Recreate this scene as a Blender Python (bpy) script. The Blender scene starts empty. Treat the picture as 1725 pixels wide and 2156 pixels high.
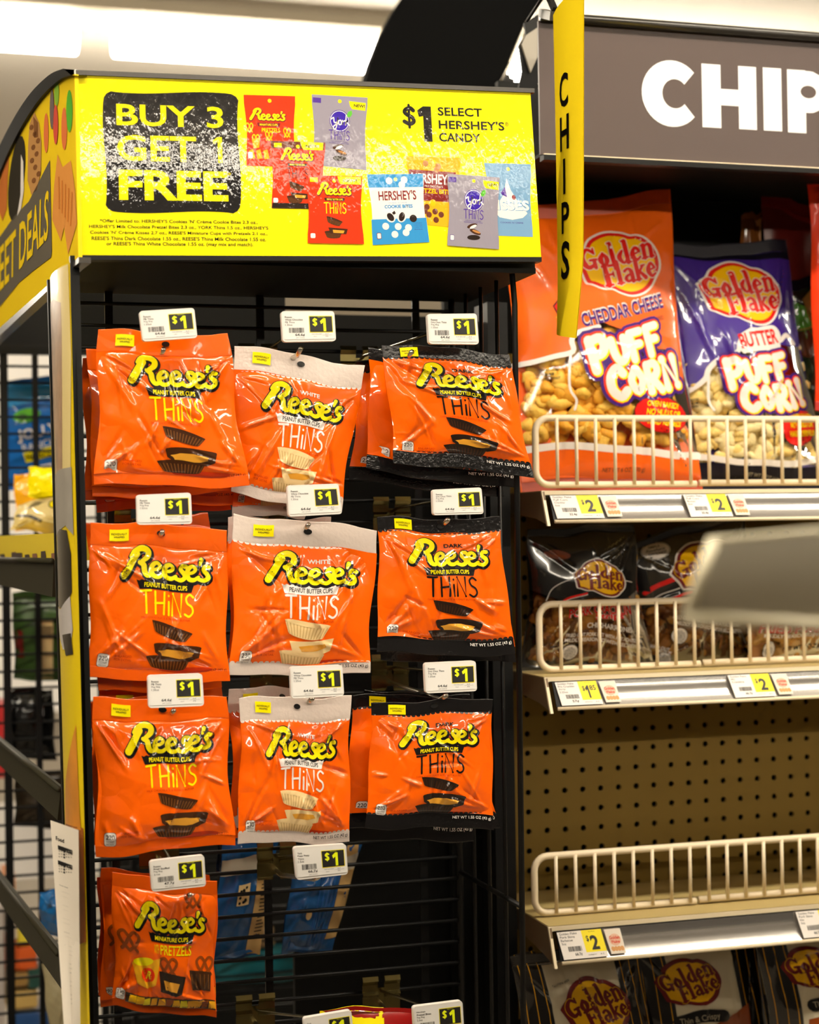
import bpy, bmesh, math, random
import numpy as np
from mathutils import Vector, Matrix
from mathutils.geometry import tessellate_polygon

SC = bpy.context.scene
COL = SC.collection
FPX = 3594.0                      # focal length in pixels of the 1725x2156 frame
CAM = Vector((0.0, 0.0, 1.45))
YAW, PIT, ROL = map(math.radians, (16.36, -0.72, -0.87))


def _rot():
    cy, sy, cp, sp, cr, sr = math.cos(YAW), math.sin(YAW), math.cos(PIT), math.sin(PIT), math.cos(ROL), math.sin(ROL)
    ry = np.array([[cy, 0, -sy], [0, 1, 0], [sy, 0, cy]])
    rx = np.array([[1, 0, 0], [0, cp, -sp], [0, sp, cp]])
    rz = np.array([[cr, -sr, 0], [sr, cr, 0], [0, 0, 1]])
    return rz @ rx @ ry


_R = _rot()
RIGHT = Vector((_R[0, 0], _R[0, 2], -_R[0, 1]))
DOWN = Vector((_R[1, 0], _R[1, 2], -_R[1, 1]))
FWD = Vector((_R[2, 0], _R[2, 2], -_R[2, 1]))

# ------------------------------------------------------------------ camera, world, exposure
cd = bpy.data.cameras.new('camera')
cd.sensor_fit = 'VERTICAL'
cd.sensor_height = 30.0
cd.lens = FPX / 2156.0 * 30.0
cd.clip_start = 0.05
cd.dof.use_dof = True
cd.dof.focus_distance = 1.86
cd.dof.aperture_fstop = 3.2
co = bpy.data.objects.new('camera', cd)
COL.objects.link(co)
m3 = Matrix((RIGHT, -DOWN, -FWD)).transposed()
co.matrix_world = Matrix.Translation(CAM) @ m3.to_4x4()
SC.camera = co

w = bpy.data.worlds.new('store_ambient')
SC.world = w
w.use_nodes = True
w.node_tree.nodes['Background'].inputs[0].default_value = (1.0, 0.93, 0.82, 1)
w.node_tree.nodes['Background'].inputs[1].default_value = 0.02
vs = SC.view_settings
vs.view_transform = 'Standard'
vs.look = 'None'
vs.gamma = 1.0
vs.exposure = 0.0
vs.use_curve_mapping = False
SC.cycles.max_bounces = 6
SC.cycles.diffuse_bounces = 3
SC.cycles.glossy_bounces = 3
SC.cycles.transparent_max_bounces = 12
SC.cycles.sample_clamp_indirect = 4.0
SC.cycles.use_denoising = True
LAMP = 58.0                       # strength of the ceiling tubes
CEIL = 3.20


# ------------------------------------------------------------------ placing
def ray(px, py):
    return RIGHT * ((px - 862.5) / FPX) + DOWN * ((py - 1078.0) / FPX) + FWD


def at(px, py, Y):
    d = ray(px, py)
    return CAM + d * (Y / d.y)


def atz(px, py, z):
    d = ray(px, py)
    return CAM + d * ((z - CAM.z) / d.z)


def atp(px, py, p0, n):
    d = ray(px, py)
    return CAM + d * ((p0 - CAM).dot(n) / d.dot(n))


# ------------------------------------------------------------------ materials
MATS = {}


def mat(name, rgb=None, rough=0.4, metal=0.0, coat=0.0, emit=0.0, bump=0.0, bscale=80.0, bstretch=None, spec=0.5, alpha=1.0, noise=0.0, nscale=20.0):
    if name in MATS:
        return MATS[name]
    m = bpy.data.materials.new(name)
    m.use_nodes = True
    nt = m.node_tree
    b = nt.nodes['Principled BSDF']
    b.inputs['Base Color'].default_value = (*rgb, 1)
    b.inputs['Roughness'].default_value = rough
    b.inputs['Metallic'].default_value = metal
    b.inputs['Coat Weight'].default_value = coat
    b.inputs['Coat Roughness'].default_value = 0.018
    b.inputs['Specular IOR Level'].default_value = spec
    if emit:
        b.inputs['Emission Color'].default_value = (*rgb, 1)
        b.inputs['Emission Strength'].default_value = emit
    tc = None
    if bump or noise:
        tc = nt.nodes.new('ShaderNodeTexCoord')
    if bump:
        mp = nt.nodes.new('ShaderNodeMapping')
        if bstretch:
            mp.inputs['Scale'].default_value = bstretch
        nz = nt.nodes.new('ShaderNodeTexNoise')
        nz.inputs['Scale'].default_value = bscale
        nz.inputs['Detail'].default_value = 3
        bp = nt.nodes.new('ShaderNodeBump')
        bp.inputs['Strength'].default_value = bump
        bp.inputs['Distance'].default_value = 0.002
        nt.links.new(tc.outputs['Object'], mp.inputs[0])
        nt.links.new(mp.outputs[0], nz.inputs['Vector'])
        nt.links.new(nz.outputs[0], bp.inputs['Height'])
        nt.links.new(bp.outputs[0], b.inputs['Normal'])
        if coat:
            nt.links.new(bp.outputs[0], b.inputs['Coat Normal'])
    if noise:
        n2 = nt.nodes.new('ShaderNodeTexNoise')
        n2.inputs['Scale'].default_value = nscale
        n2.inputs['Detail'].default_value = 4
        rp = nt.nodes.new('ShaderNodeMix')
        rp.data_type = 'RGBA'
        rp.inputs[6].default_value = (*[c * (1 - noise) for c in rgb], 1)
        rp.inputs[7].default_value = (*[min(1, c * (1 + noise)) for c in rgb], 1)
        nt.links.new(tc.outputs['Object'], n2.inputs['Vector'])
        nt.links.new(n2.outputs[0], rp.inputs[0])
        nt.links.new(rp.outputs[2], b.inputs['Base Color'])
    MATS[name] = m
    return m


def crumple(m, scale=34.0, dist=0.0045, strength=0.38):
    """flat facets that meet in sharp folds, fading in and out over the sheet"""
    nt = m.node_tree
    b = nt.nodes['Principled BSDF']
    tc = nt.nodes.new('ShaderNodeTexCoord')
    nz = nt.nodes.new('ShaderNodeTexNoise')
    nz.inputs['Scale'].default_value = 22
    ad = nt.nodes.new('ShaderNodeMix')
    ad.data_type = 'VECTOR'
    ad.inputs['Factor'].default_value = 0.018
    vo = nt.nodes.new('ShaderNodeTexVoronoi')
    vo.feature = 'DISTANCE_TO_EDGE'
    vo.inputs['Scale'].default_value = scale
    n2 = nt.nodes.new('ShaderNodeTexNoise')
    n2.inputs['Scale'].default_value = 14
    rp = nt.nodes.new('ShaderNodeMapRange')
    rp.inputs['From Min'].default_value = 0.42
    rp.inputs['From Max'].default_value = 0.60
    mu = nt.nodes.new('ShaderNodeMath')
    mu.operation = 'MULTIPLY'
    bp = nt.nodes.new('ShaderNodeBump')
    bp.inputs['Strength'].default_value = strength
    bp.inputs['Distance'].default_value = dist
    k = nt.links.new
    k(tc.outputs['Object'], nz.inputs['Vector'])
    k(tc.outputs['Object'], n2.inputs['Vector'])
    k(tc.outputs['Object'], ad.inputs[4])
    k(nz.outputs['Color'], ad.inputs[5])
    k(ad.outputs[1], vo.inputs['Vector'])
    k(n2.outputs[0], rp.inputs[0])
    k(vo.outputs['Distance'], mu.inputs[0])
    k(rp.outputs[0], mu.inputs[1])
    k(mu.outputs[0], bp.inputs['Height'])
    k(bp.outputs[0], b.inputs['Normal'])
    k(bp.outputs[0], b.inputs['Coat Normal'])
    return m


def film_mat(name, tint=(1, 1, 1), gloss=0.10, rough=0.06):
    if name in MATS:
        return MATS[name]
    m = bpy.data.materials.new(name)
    m.use_nodes = True
    nt = m.node_tree
    nt.nodes.clear()
    out = nt.nodes.new('ShaderNodeOutputMaterial')
    tr = nt.nodes.new('ShaderNodeBsdfTransparent')
    tr.inputs[0].default_value = (*tint, 1)
    gl = nt.nodes.new('ShaderNodeBsdfGlossy')
    gl.inputs['Roughness'].default_value = rough
    fr = nt.nodes.new('ShaderNodeFresnel')
    fr.inputs[0].default_value = 1.45 + gloss
    mx = nt.nodes.new('ShaderNodeMixShader')
    nt.links.new(fr.outputs[0], mx.inputs[0])
    nt.links.new(tr.outputs[0], mx.inputs[1])
    nt.links.new(gl.outputs[0], mx.inputs[2])
    nt.links.new(mx.outputs[0], out.inputs[0])
    MATS[name] = m
    return m


PRINT = dict(rough=0.30, coat=0.8, spec=.15)
COLORS = dict(
    orange=(1.0, 0.13, 0.0), orange_red=(0.85, 0.035, 0.004), logo_yellow=(0.95, 0.80, 0.0), ink=(0.006, 0.005, 0.005),
    white=(0.86, 0.80, 0.74), cream=(0.85, 0.62, 0.30), cream_dark=(0.62, 0.40, 0.15), choc=(0.045, 0.014, 0.004), choc_light=(0.16, 0.06, 0.012),
    dark_choc=(0.016, 0.008, 0.005), peanut=(0.72, 0.33, 0.03), shade=(0.55, 0.03, 0.002), red=(0.70, 0.012, 0.008), gold=(0.95, 0.52, 0.0),
    purple=(0.05, 0.012, 0.16), blue_purple=(0.035, 0.012, 0.30), sky=(0.03, 0.25, 0.55), sky_pale=(0.17, 0.33, 0.52), lilac=(0.27, 0.245, 0.30),
    violet=(0.07, 0.03, 0.25), brown=(0.12, 0.03, 0.015), tan=(0.45, 0.20, 0.06), green=(0.10, 0.42, 0.04), black_film=(0.008, 0.007, 0.007),
    puff_orange=(0.90, 0.13, 0.004), silver=(0.52, 0.47, 0.36), navy=(0.012, 0.012, 0.05), maroon=(0.16, 0.008, 0.008), blue=(0.01, 0.12, 0.42),
    blue_mid=(0.02, 0.10, 0.35), seal_white=(0.74, 0.62, 0.54), hershey=(0.17, 0.012, 0.012), amber=(0.90, 0.42, 0.01), greyprint=(0.30, 0.27, 0.22), pretzel=(0.27, 0.05, 0.004))


INKS = {'on': None}               # lets a sign print the same artwork in its own finish


def ink(c):
    if INKS['on']:
        return INKS['on'](c)
    if 'print_' + c in MATS:
        return MATS['print_' + c]
    return crumple(mat('print_' + c, COLORS[c], **PRINT))


def flat(c, rgb=None):
    return mat('paper_' + c, rgb or COLORS.get(c), rough=0.5)


# ------------------------------------------------------------------ object helpers
def tag(o, label=None, cat=None, group=None, kind=None):
    if label:
        o['label'] = label
    if cat:
        o['category'] = cat
    if group:
        o['group'] = group
    if kind:
        o['kind'] = kind
    return o


def thing(name, loc, label, cat, group=None):
    o = bpy.data.objects.new(name, None)
    o.empty_display_size = 0.02
    COL.objects.link(o)
    o.location = loc
    return tag(o, label, cat, group)


class MB:
    """collects geometry (world coordinates) and links it as one mesh object"""

    def __init__(s):
        s.v, s.f, s.m, s.mats, s.sm = [], [], [], [], []

    def mi(s, m):
        if m not in s.mats:
            s.mats.append(m)
        return s.mats.index(m)

    def add(s, vs, fs, m, smooth=False):
        k = len(s.v)
        s.v.extend(tuple(p) for p in vs)
        i = s.mi(m)
        for f in fs:
            s.f.append(tuple(k + a for a in f))
            s.m.append(i)
            s.sm.append(smooth)

    def hexa(s, a, b, m):
        """prism between two quads a and b (same winding)"""
        s.add(list(a) + list(b), [(0, 1, 2, 3), (7, 6, 5, 4), (0, 4, 5, 1), (1, 5, 6, 2), (2, 6, 7, 3), (3, 7, 4, 0)], m)

    def prism(s, pts, off, m, smooth_side=False):
        """solid from a planar outline pushed along off"""
        n = len(pts)
        tr = tessellate_polygon([[Vector(p) for p in pts]])
        vs = [Vector(p) for p in pts]
        vs2 = [p + off for p in vs]
        s.add(vs, [tuple(t) for t in tr], m)
        s.add(vs2, [tuple(reversed(t)) for t in tr], m)
        s.add(vs + vs2, [(i, (i + 1) % n, n + (i + 1) % n, n + i) for i in range(n)], m, smooth_side)

    def box(s, lo, hi, m):
        x0, y0, z0 = lo
        x1, y1, z1 = hi
        s.hexa([(x0, y0, z0), (x1, y0, z0), (x1, y0, z1), (x0, y0, z1)], [(x0, y1, z0), (x1, y1, z0), (x1, y1, z1), (x0, y1, z1)], m)

    def bar(s, a, b, wx, wy, m, up=Vector((0, 0, 1))):
        a, b = Vector(a), Vector(b)
        d = (b - a).normalized()
        u = d.cross(up)
        if u.length < 1e-4:
            u = d.cross(Vector((0, 1, 0)))
        u.normalize()
        v = u.cross(d)
        c = [(-1, -1), (1, -1), (1, 1), (-1, 1)]
        s.hexa([a + u * i * wx / 2 + v * j * wy / 2 for i, j in c], [b + u * i * wx / 2 + v * j * wy / 2 for i, j in c], m)

    def tube(s, pts, r, m, n=8, closed=False, cap=True):
        pts = [Vector(p) for p in pts]
        rings = []
        N = len(pts)
        ref = None
        for i, p in enumerate(pts):
            a = pts[(i - 1) % N] if (closed or i) else p
            b = pts[(i + 1) % N] if (closed or i < N - 1) else p
            d = (b - a).normalized()
            if ref is None:
                ref = d.cross(Vector((0, 0, 1)))
                if ref.length < 0.05:
                    ref = d.cross(Vector((0, 1, 0)))
            ref = (ref - d * ref.dot(d)).normalized()
            v = d.cross(ref)
            rings.append([p + (ref * math.cos(t) + v * math.sin(t)) * r for t in [2 * math.pi * k / n for k in range(n)]])
        vs = [q for rg in rings for q in rg]
        fs = []
        for i in range(N if closed else N - 1):
            j = (i + 1) % N
            for k in range(n):
                fs.append((i * n + k, i * n + (k + 1) % n, j * n + (k + 1) % n, j * n + k))
        if cap and not closed:
            fs.append(tuple(range(n - 1, -1, -1)))
            fs.append(tuple((N - 1) * n + k for k in range(n)))
        s.add(vs, fs, m, True)

    def blob(s, c, rx, ry, rz, m, seed=0, n=7, rot=0.0):
        """lumpy ellipsoid"""
        rnd = random.Random(seed)
        ph = [rnd.uniform(0, 6.28) for _ in range(4)]
        vs, fs = [], []
        for i in range(n + 1):
            th = math.pi * i / n
            for k in range(2 * n):
                a = math.pi * k / n
                x, y, z = math.sin(th) * math.cos(a), math.sin(th) * math.sin(a), math.cos(th)
                q = 1 + 0.16 * math.sin(3 * x + ph[0] + 2 * z) + 0.14 * math.sin(4 * z + ph[1]) + 0.1 * math.sin(5 * y + ph[2])
                px, pz = x * rx * q, z * rz * q
                vs.append((c[0] + px * math.cos(rot) - pz * math.sin(rot), c[1] + y * ry * q, c[2] + px * math.sin(rot) + pz * math.cos(rot)))
        for i in range(n):
            for k in range(2 * n):
                k2 = (k + 1) % (2 * n)
                fs.append((i * 2 * n + k, i * 2 * n + k2, (i + 1) * 2 * n + k2, (i + 1) * 2 * n + k))
        s.add(vs, fs, m, True)

    def art(s, A, surf, lift=0.0003, step=0.00011):
        rank = {}
        lay = getattr(surf, 'gmap', surf.map)
        for layer, m, vs, fs in A.items:
            rank[layer] = rank.get(layer, 0) + 1
            P = lay(vs[:, 0] / A.w, vs[:, 1] / A.h, lift + layer * step + (rank[layer] % 20) * .045 * step)
            s.add(P.tolist(), fs, m, True)

    def build(s, name, parent=None, bevel=0.0):
        me = bpy.data.meshes.new(name)
        v = np.array(s.v, dtype=float).reshape(-1, 3)
        if parent is not None:
            v = v - np.array(parent['_w'] if '_w' in parent else world_loc(parent))
        me.from_pydata(v.tolist(), [], s.f)
        for m in s.mats:
            me.materials.append(m)
        me.polygons.foreach_set('material_index', s.m)
        me.polygons.foreach_set('use_smooth', s.sm)
        me.update()
        o = bpy.data.objects.new(name, me)
        COL.objects.link(o)
        if parent is not None:
            o.parent = parent
        if bevel:
            b = o.modifiers.new('edge', 'BEVEL')
            b.width = bevel
            b.segments = 2
            b.limit_method = 'ANGLE'
        return o


def world_loc(o):
    p = Vector(o.location)
    while o.parent is not None:
        o = o.parent
        p = p + Vector(o.location)
    return p


# ------------------------------------------------------------------ flat artwork (x right, y down) that is later laid on a surface
_TXT = {}


def glyphs(body, bold, shear, spacing, lines=1.0):
    key = (body, bold, shear, spacing, lines)
    if key not in _TXT:
        c = bpy.data.curves.new('t', 'FONT')
        c.body = body
        c.offset = bold
        c.shear = shear
        c.space_character = spacing
        c.space_line = lines
        c.align_x = 'CENTER'
        c.resolution_u = 3
        o = bpy.data.objects.new('t', c)
        me = bpy.data.meshes.new_from_object(o)
        vs = np.array([(p.co.x, -p.co.y) for p in me.vertices])
        fs = [tuple(p.vertices) for p in me.polygons]
        bpy.data.objects.remove(o)
        bpy.data.curves.remove(c)
        bpy.data.meshes.remove(me)
        _TXT[key] = (vs, fs)
    return _TXT[key]


def spline(pts, n=5):
    """Catmull-Rom through rows of numbers"""
    p = np.array(pts, float)
    if len(p) < 3:
        return p
    q = np.vstack([2 * p[0] - p[1], p, 2 * p[-1] - p[-2]])
    out = []
    for i in range(1, len(q) - 2):
        for k in range(n):
            t = k / n
            out.append(0.5 * (2 * q[i] + (q[i + 1] - q[i - 1]) * t + (2 * q[i - 1] - 5 * q[i] + 4 * q[i + 1] - q[i + 2]) * t * t
                              + (3 * q[i] - q[i - 1] - 3 * q[i + 1] + q[i + 2]) * t ** 3))
    out.append(q[-2])
    return np.array(out)


class Art:
    def __init__(s, w, h, step=None, grid=None):
        s.w, s.h, s.items, s.step = w, h, [], step
        s.lines = None
        if grid:                                   # cut along the cells of the sheet it will lie on
            nu, nv, t0, t1 = grid
            s.lines = (np.linspace(0, w, nu + 1), np.linspace(t0 * h, t1 * h, nv + 1))
        s.M = np.array([[1, 0, 0], [0, 1, 0]], float)

    def frame(s, x, y, sx=1.0, sy=None, rot=0.0):
        """coordinates of the next shapes: origin x, y, scale, rotation in degrees (clockwise)"""
        sy = sx if sy is None else sy
        c, n = math.cos(math.radians(rot)), math.sin(math.radians(rot))
        s.M = np.array([[c * sx, -n * sy, x], [n * sx, c * sy, y]])
        return s

    def home(s):
        return s.frame(0, 0)

    def put(s, layer, m, vs, fs):
        vs = np.asarray(vs, float).reshape(-1, 2)
        v = vs @ s.M[:, :2].T + s.M[:, 2]
        if s.lines:
            v, fs = cut(v, fs, s.lines)
        elif s.step and (np.ptp(v, axis=0).max() > 1.4 * s.step):
            v, fs = cut(v, fs, (np.arange(-40, 400) * s.step, np.arange(-40, 400) * s.step))
        s.items.append((layer, m, v, fs))

    def poly(s, layer, m, pts):
        tr = tessellate_polygon([[Vector((p[0], p[1], 0)) for p in pts]])
        s.put(layer, m, pts, [tuple(t) for t in tr])

    def rect(s, layer, m, x0, y0, x1, y1, r=0.0):
        if r <= 0:
            s.put(layer, m, [(x0, y0), (x1, y0), (x1, y1), (x0, y1)], [(0, 1, 2, 3)])
            return
        pts = []
        for cx, cy, a0 in ((x1 - r, y0 + r, -90), (x1 - r, y1 - r, 0), (x0 + r, y1 - r, 90), (x0 + r, y0 + r, 180)):
            for k in range(6):
                a = math.radians(a0 + 18 * k)
                pts.append((cx + r * math.cos(a), cy + r * math.sin(a)))
        s.poly(layer, m, pts)

    def disc(s, layer, m, x, y, rx, ry=None, rot=0.0, n=20):
        ry = rx if ry is None else ry
        c, d = math.cos(math.radians(rot)), math.sin(math.radians(rot))
        s.poly(layer, m, [(x + rx * math.cos(t) * c - ry * math.sin(t) * d, y + rx * math.cos(t) * d + ry * math.sin(t) * c)
                          for t in [2 * math.pi * k / n for k in range(n)]])

    def stroke(s, layer, m, pts, wid, grow=0.0, smooth=4, caps=True):
        """pts rows x, y[, width]"""
        p = np.array([(q[0], q[1], q[2] if len(q) > 2 else wid) for q in pts], float)
        if smooth and len(p) > 2:
            p = spline(p, smooth)
        x = p[:, :2]
        r = p[:, 2] / 2 + grow
        d = np.gradient(x, axis=0)
        d /= np.maximum(1e-9, np.linalg.norm(d, axis=1))[:, None]
        nn = np.c_[-d[:, 1], d[:, 0]]
        L, Rr = x + nn * r[:, None], x - nn * r[:, None]
        n = len(x)
        vs = np.vstack([L, Rr])
        fs = [(i, i + 1, n + i + 1, n + i) for i in range(n - 1)]
        s.put(layer, m, vs, fs)
        if caps:
            ends = range(n) if (not smooth) else (0, n - 1)
            for i in ends:
                s.disc(layer, m, x[i, 0], x[i, 1], r[i], n=10)

    def text(s, layer, m, body, x0, y0, x1, y1, bold=0.0, shear=0.0, spacing=1.0, lines=1.0, keep=False):
        """lettering fitted to the box x0..x1, y0..y1"""
        v, f = glyphs(body, bold, shear, spacing, lines)
        if not len(v):
            return
        lo, hi = v.min(0), v.max(0)
        k = np.array([(x1 - x0), (y1 - y0)]) / (hi - lo)
        if keep:
            k[:] = k.min()
        q = (v - lo) * k + np.array([x0, y0])
        s.put(layer, m, q, f)


def cut(v, fs, lines):
    lo, hi = v.min(0), v.max(0)
    pick = [[c for c in lines[ax] if lo[ax] + 1e-5 < c < hi[ax] - 1e-5] for ax in (0, 1)]
    if not pick[0] and not pick[1]:
        return v, fs
    bm = bmesh.new()
    vv = [bm.verts.new((p[0], p[1], 0)) for p in v]
    for f in fs:
        try:
            bm.faces.new([vv[i] for i in f])
        except ValueError:
            pass
    for ax in (0, 1):
        no = (1, 0, 0) if ax == 0 else (0, 1, 0)
        for q in pick[ax]:
            c = (q, 0, 0) if ax == 0 else (0, q, 0)
            bmesh.ops.bisect_plane(bm, geom=bm.verts[:] + bm.edges[:] + bm.faces[:], plane_co=c, plane_no=no, dist=1e-6)
    bm.verts.index_update()
    out = np.array([(p.co.x, p.co.y) for p in bm.verts])
    fo = [tuple(p.index for p in f.verts) for f in bm.faces]
    bm.free()
    return out, fo


# ------------------------------------------------------------------ surfaces
class Surf:
    """a sheet between four world corners (top left, top right, bottom right, bottom left) with bulge and creases"""

    def __init__(s, c, bulge=0.0, seed=0, t1=0.0, t2=1.0, crease=0.0, ncrease=0, pinch=0.0, wave=0.0, wob=0.0):
        s.c = np.array([tuple(p) for p in c])
        a = s.c[1] + s.c[2] - s.c[0] - s.c[3]
        b = s.c[2] + s.c[3] - s.c[0] - s.c[1]
        n = np.cross(b, a)
        n /= np.linalg.norm(n)
        if n[1] > 0:
            n = -n
        s.n = n
        s.a = a / np.linalg.norm(a)
        s.w, s.h = np.linalg.norm(a) / 2, np.linalg.norm(b) / 2
        s.bulge, s.t1, s.t2, s.pinch, s.wave, s.wob = bulge, t1, t2, pinch, wave, wob
        s.d = b / np.linalg.norm(b)
        rnd = random.Random(seed)
        s.ph = [rnd.uniform(0, 6.28) for _ in range(8)]
        s.cr = []
        for k in range(ncrease):
            # creases fan out from the corners and the seals of the pouch
            q = rnd.random()
            if q < 0.45:
                x0, y0 = rnd.choice([0.04, 0.96]) + rnd.uniform(-.03, .03), rnd.choice([t1 + .02, t2 - .03]) + rnd.uniform(-.03, .03)
                ang = math.atan2(0.5 - y0, 0.5 - x0) + rnd.uniform(-.5, .5)
            elif q < 0.8:
                x0, y0 = rnd.uniform(.1, .9), rnd.choice([t1 + .01, t2 - .02])
                ang = (math.pi / 2 if y0 < .5 else -math.pi / 2) + rnd.uniform(-.6, .6)
            else:
                x0, y0 = rnd.uniform(.1, .9), rnd.uniform(t1 + .1, t2 - .1)
                ang = rnd.uniform(0, 6.28)
            ln = rnd.uniform(.15, .5)
            s.cr.append((x0 * s.w, y0 * s.h, (x0 + ln * math.cos(ang)) * s.w, (y0 + ln * math.sin(ang)) * s.h,
                         rnd.uniform(.016, .042) * s.w, crease * rnd.uniform(.4, 1.0) * rnd.choice([1, 1, -1])))

    def relief(s, S, T):
        body = np.clip((T - s.t1) / max(1e-6, s.t2 - s.t1), 0, 1)
        prof = np.sin(np.pi * np.clip(S, 0, 1)) ** 0.7 * np.sin(np.pi * body) ** 0.6
        z = s.bulge * prof
        x, y = S * s.w, T * s.h
        if s.wave:
            z = z + s.wave * np.sin(5.0 * S + 2.0 * T + s.ph[0]) * 0.6 + s.wave * np.sin(9 * T + 3 * S + s.ph[1]) * 0.4
        if s.cr:
            edge = np.minimum(1, np.minimum(S, 1 - S) * 14) * np.minimum(1, body * 20) * np.minimum(1, (1 - body) * 20)
            u = np.zeros_like(S)
            for x0, y0, x1, y1, wd, am in s.cr:
                dx, dy = x1 - x0, y1 - y0
                L2 = dx * dx + dy * dy
                t = ((x - x0) * dx + (y - y0) * dy) / L2
                d = np.abs((x - x0) * dy - (y - y0) * dx) / math.sqrt(L2)
                env = np.clip(np.minimum(t, 1 - t) * 3.0, 0, 1)
                u = u + am * env * np.clip(1 - d / (wd * (0.35 + 0.65 * np.clip(t, 0, 1))), 0, 1)
            k = 2 * math.pi / s.w
            u = u + s.crease_noise(x, y, k)
            z = z + u * edge * (0.25 + 0.75 * (prof > 0))
        return z

    def crease_noise(s, x, y, k):
        a = abs(s.cr[0][5]) if s.cr else 0
        p = s.ph
        return a * (0.30 * np.abs(np.sin(k * (1.3 * x + 0.9 * y) + p[2])) - 0.26 * np.abs(np.sin(k * (0.7 * x - 1.7 * y) + p[3]))
                    + 0.20 * np.sin(k * (2.9 * x + 1.1 * y) + p[4]))

    def map(s, S, T, lift=0.0, sign=1.0):
        S, T = np.asarray(S, float), np.asarray(T, float)
        body = np.clip((T - s.t1) / max(1e-6, s.t2 - s.t1), 0, 1)
        S2 = 0.5 + (S - 0.5) * (1 - s.pinch * np.sin(np.pi * body))
        c = s.c
        P = (((1 - S2) * (1 - T))[:, None] * c[0] + (S2 * (1 - T))[:, None] * c[1] + (S2 * T)[:, None] * c[2] + ((1 - S2) * T)[:, None] * c[3])
        if s.wob:
            q = s.ph
            dz = s.wob * ((1 - T) * (np.sin(2.2 * np.pi * S + q[5]) + .5 * np.sin(5 * np.pi * S + q[6])) + T * (np.sin(2.0 * np.pi * S + q[7]) + .5 * np.sin(4.4 * np.pi * S + q[1])))
            dx = s.wob * .8 * np.sin(3.0 * np.pi * T + q[2]) * (2 * S - 1)
            P = P + dz[:, None] * s.d + dx[:, None] * s.a
        z = s.relief(S, T) * sign + lift * sign
        return P + z[:, None] * s.n

    def gmap(s, S, T, lift=0.0):
        """on the facets of the kept sheet"""
        S, T = np.asarray(S, float), np.asarray(T, float)
        if not hasattr(s, 'G'):
            return s.map(S, T, lift)
        nv, nu = s.G.shape[0] - 1, s.G.shape[1] - 1
        i = S * nu
        j = (T - s.gt[0]) / (s.gt[1] - s.gt[0]) * nv
        i0 = np.clip(np.floor(i), 0, nu - 1).astype(int)
        j0 = np.clip(np.floor(j), 0, nv - 1).astype(int)
        fi, fj = (i - i0)[:, None], (j - j0)[:, None]
        G = s.G
        P = (G[j0, i0] * (1 - fi) + G[j0, i0 + 1] * fi) * (1 - fj) + (G[j0 + 1, i0] * (1 - fi) + G[j0 + 1, i0 + 1] * fi) * fj
        return P + lift * s.n

    def sheet(s, mb, m, t0, t1, nu, nv, lift=0.0, sign=1.0, s0=0.0, s1=1.0, keep=False):
        S, T = np.meshgrid(np.linspace(s0, s1, nu + 1), np.linspace(t0, t1, nv + 1))
        P = s.map(S.ravel(), T.ravel(), lift, sign)
        if keep:
            s.G, s.gt = P.reshape(nv + 1, nu + 1, 3), (t0, t1)
        fs = []
        for j in range(nv):
            for i in range(nu):
                a = j * (nu + 1) + i
                fs.append((a, a + 1, a + nu + 2, a + nu + 1))
        mb.add(P.tolist(), fs, m, True)


def quad_uv(q, x, y):
    """where in the pixel quad q (tl, tr, br, bl) the pixel x, y falls, as s, t"""
    q = np.array(q, float)
    s = t = 0.5
    for _ in range(12):
        p = (1 - s) * (1 - t) * q[0] + s * (1 - t) * q[1] + s * t * q[2] + (1 - s) * t * q[3]
        ds = (1 - t) * (q[1] - q[0]) + t * (q[2] - q[3])
        dt = (1 - s) * (q[3] - q[0]) + s * (q[2] - q[1])
        e = np.linalg.solve(np.c_[ds, dt], np.array([x, y]) - p)
        s, t = s + e[0], t + e[1]
    return s, t

# ------------------------------------------------------------------ main planes of the place (metres, Y runs away from the camera)
YF, YB, YS, YG = 1.76, 1.97, 1.896, 2.094      # rack front, rack back grid, shelf front, pegboard
BLACK = mat('black_powder_coat', (0.003, 0.003, 0.003), rough=0.42, spec=.22)
BLACK2 = mat('black_plastic', (0.004, 0.004, 0.0035), rough=0.6, spec=.15)
CHROME = mat('zinc_metal', (0.62, 0.58, 0.50), rough=0.25, metal=1.0)
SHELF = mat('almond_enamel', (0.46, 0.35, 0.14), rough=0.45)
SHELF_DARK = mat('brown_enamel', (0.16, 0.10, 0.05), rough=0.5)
FENCE = mat('cream_coated_wire', (0.86, 0.72, 0.50), rough=0.35)
WHITE = mat('white_plastic', (0.85, 0.80, 0.72), rough=0.35)

# ------------------------------------------------------------------ the setting
PLASTER = mat('ceiling_paint', (0.80, 0.74, 0.64), rough=0.9)
mb = MB()
mb.box((-12, -12, CEIL), (12, 14, CEIL + 0.05), PLASTER)
tag(mb.build('ceiling'), kind='structure')
mb = MB()
mb.box((-12, -12, -0.05), (12, 14, 0.0), mat('floor_tile', (0.20, 0.17, 0.13), rough=0.35, noise=0.15))
tag(mb.build('floor'), kind='structure')
WALL = mat('wall_paint', (0.30, 0.26, 0.20), rough=0.8)
BLOCK_DARK = mat('light_block_dark', (0.035, 0.03, 0.025), rough=0.9)
for nm, lo, hi in (('wall_back', (-12, 13.9, 0), (12, 14, CEIL)), ('wall_front', (-12, -12, 0), (12, -11.9, CEIL)),
                   ('wall_left', (-12, -12, 0), (-11.9, 14, CEIL)), ('wall_right', (11.9, -12, 0), (12, 14, CEIL))):
    mb = MB()
    mb.box(lo, hi, WALL)
    tag(mb.build(nm), kind='structure')
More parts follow.
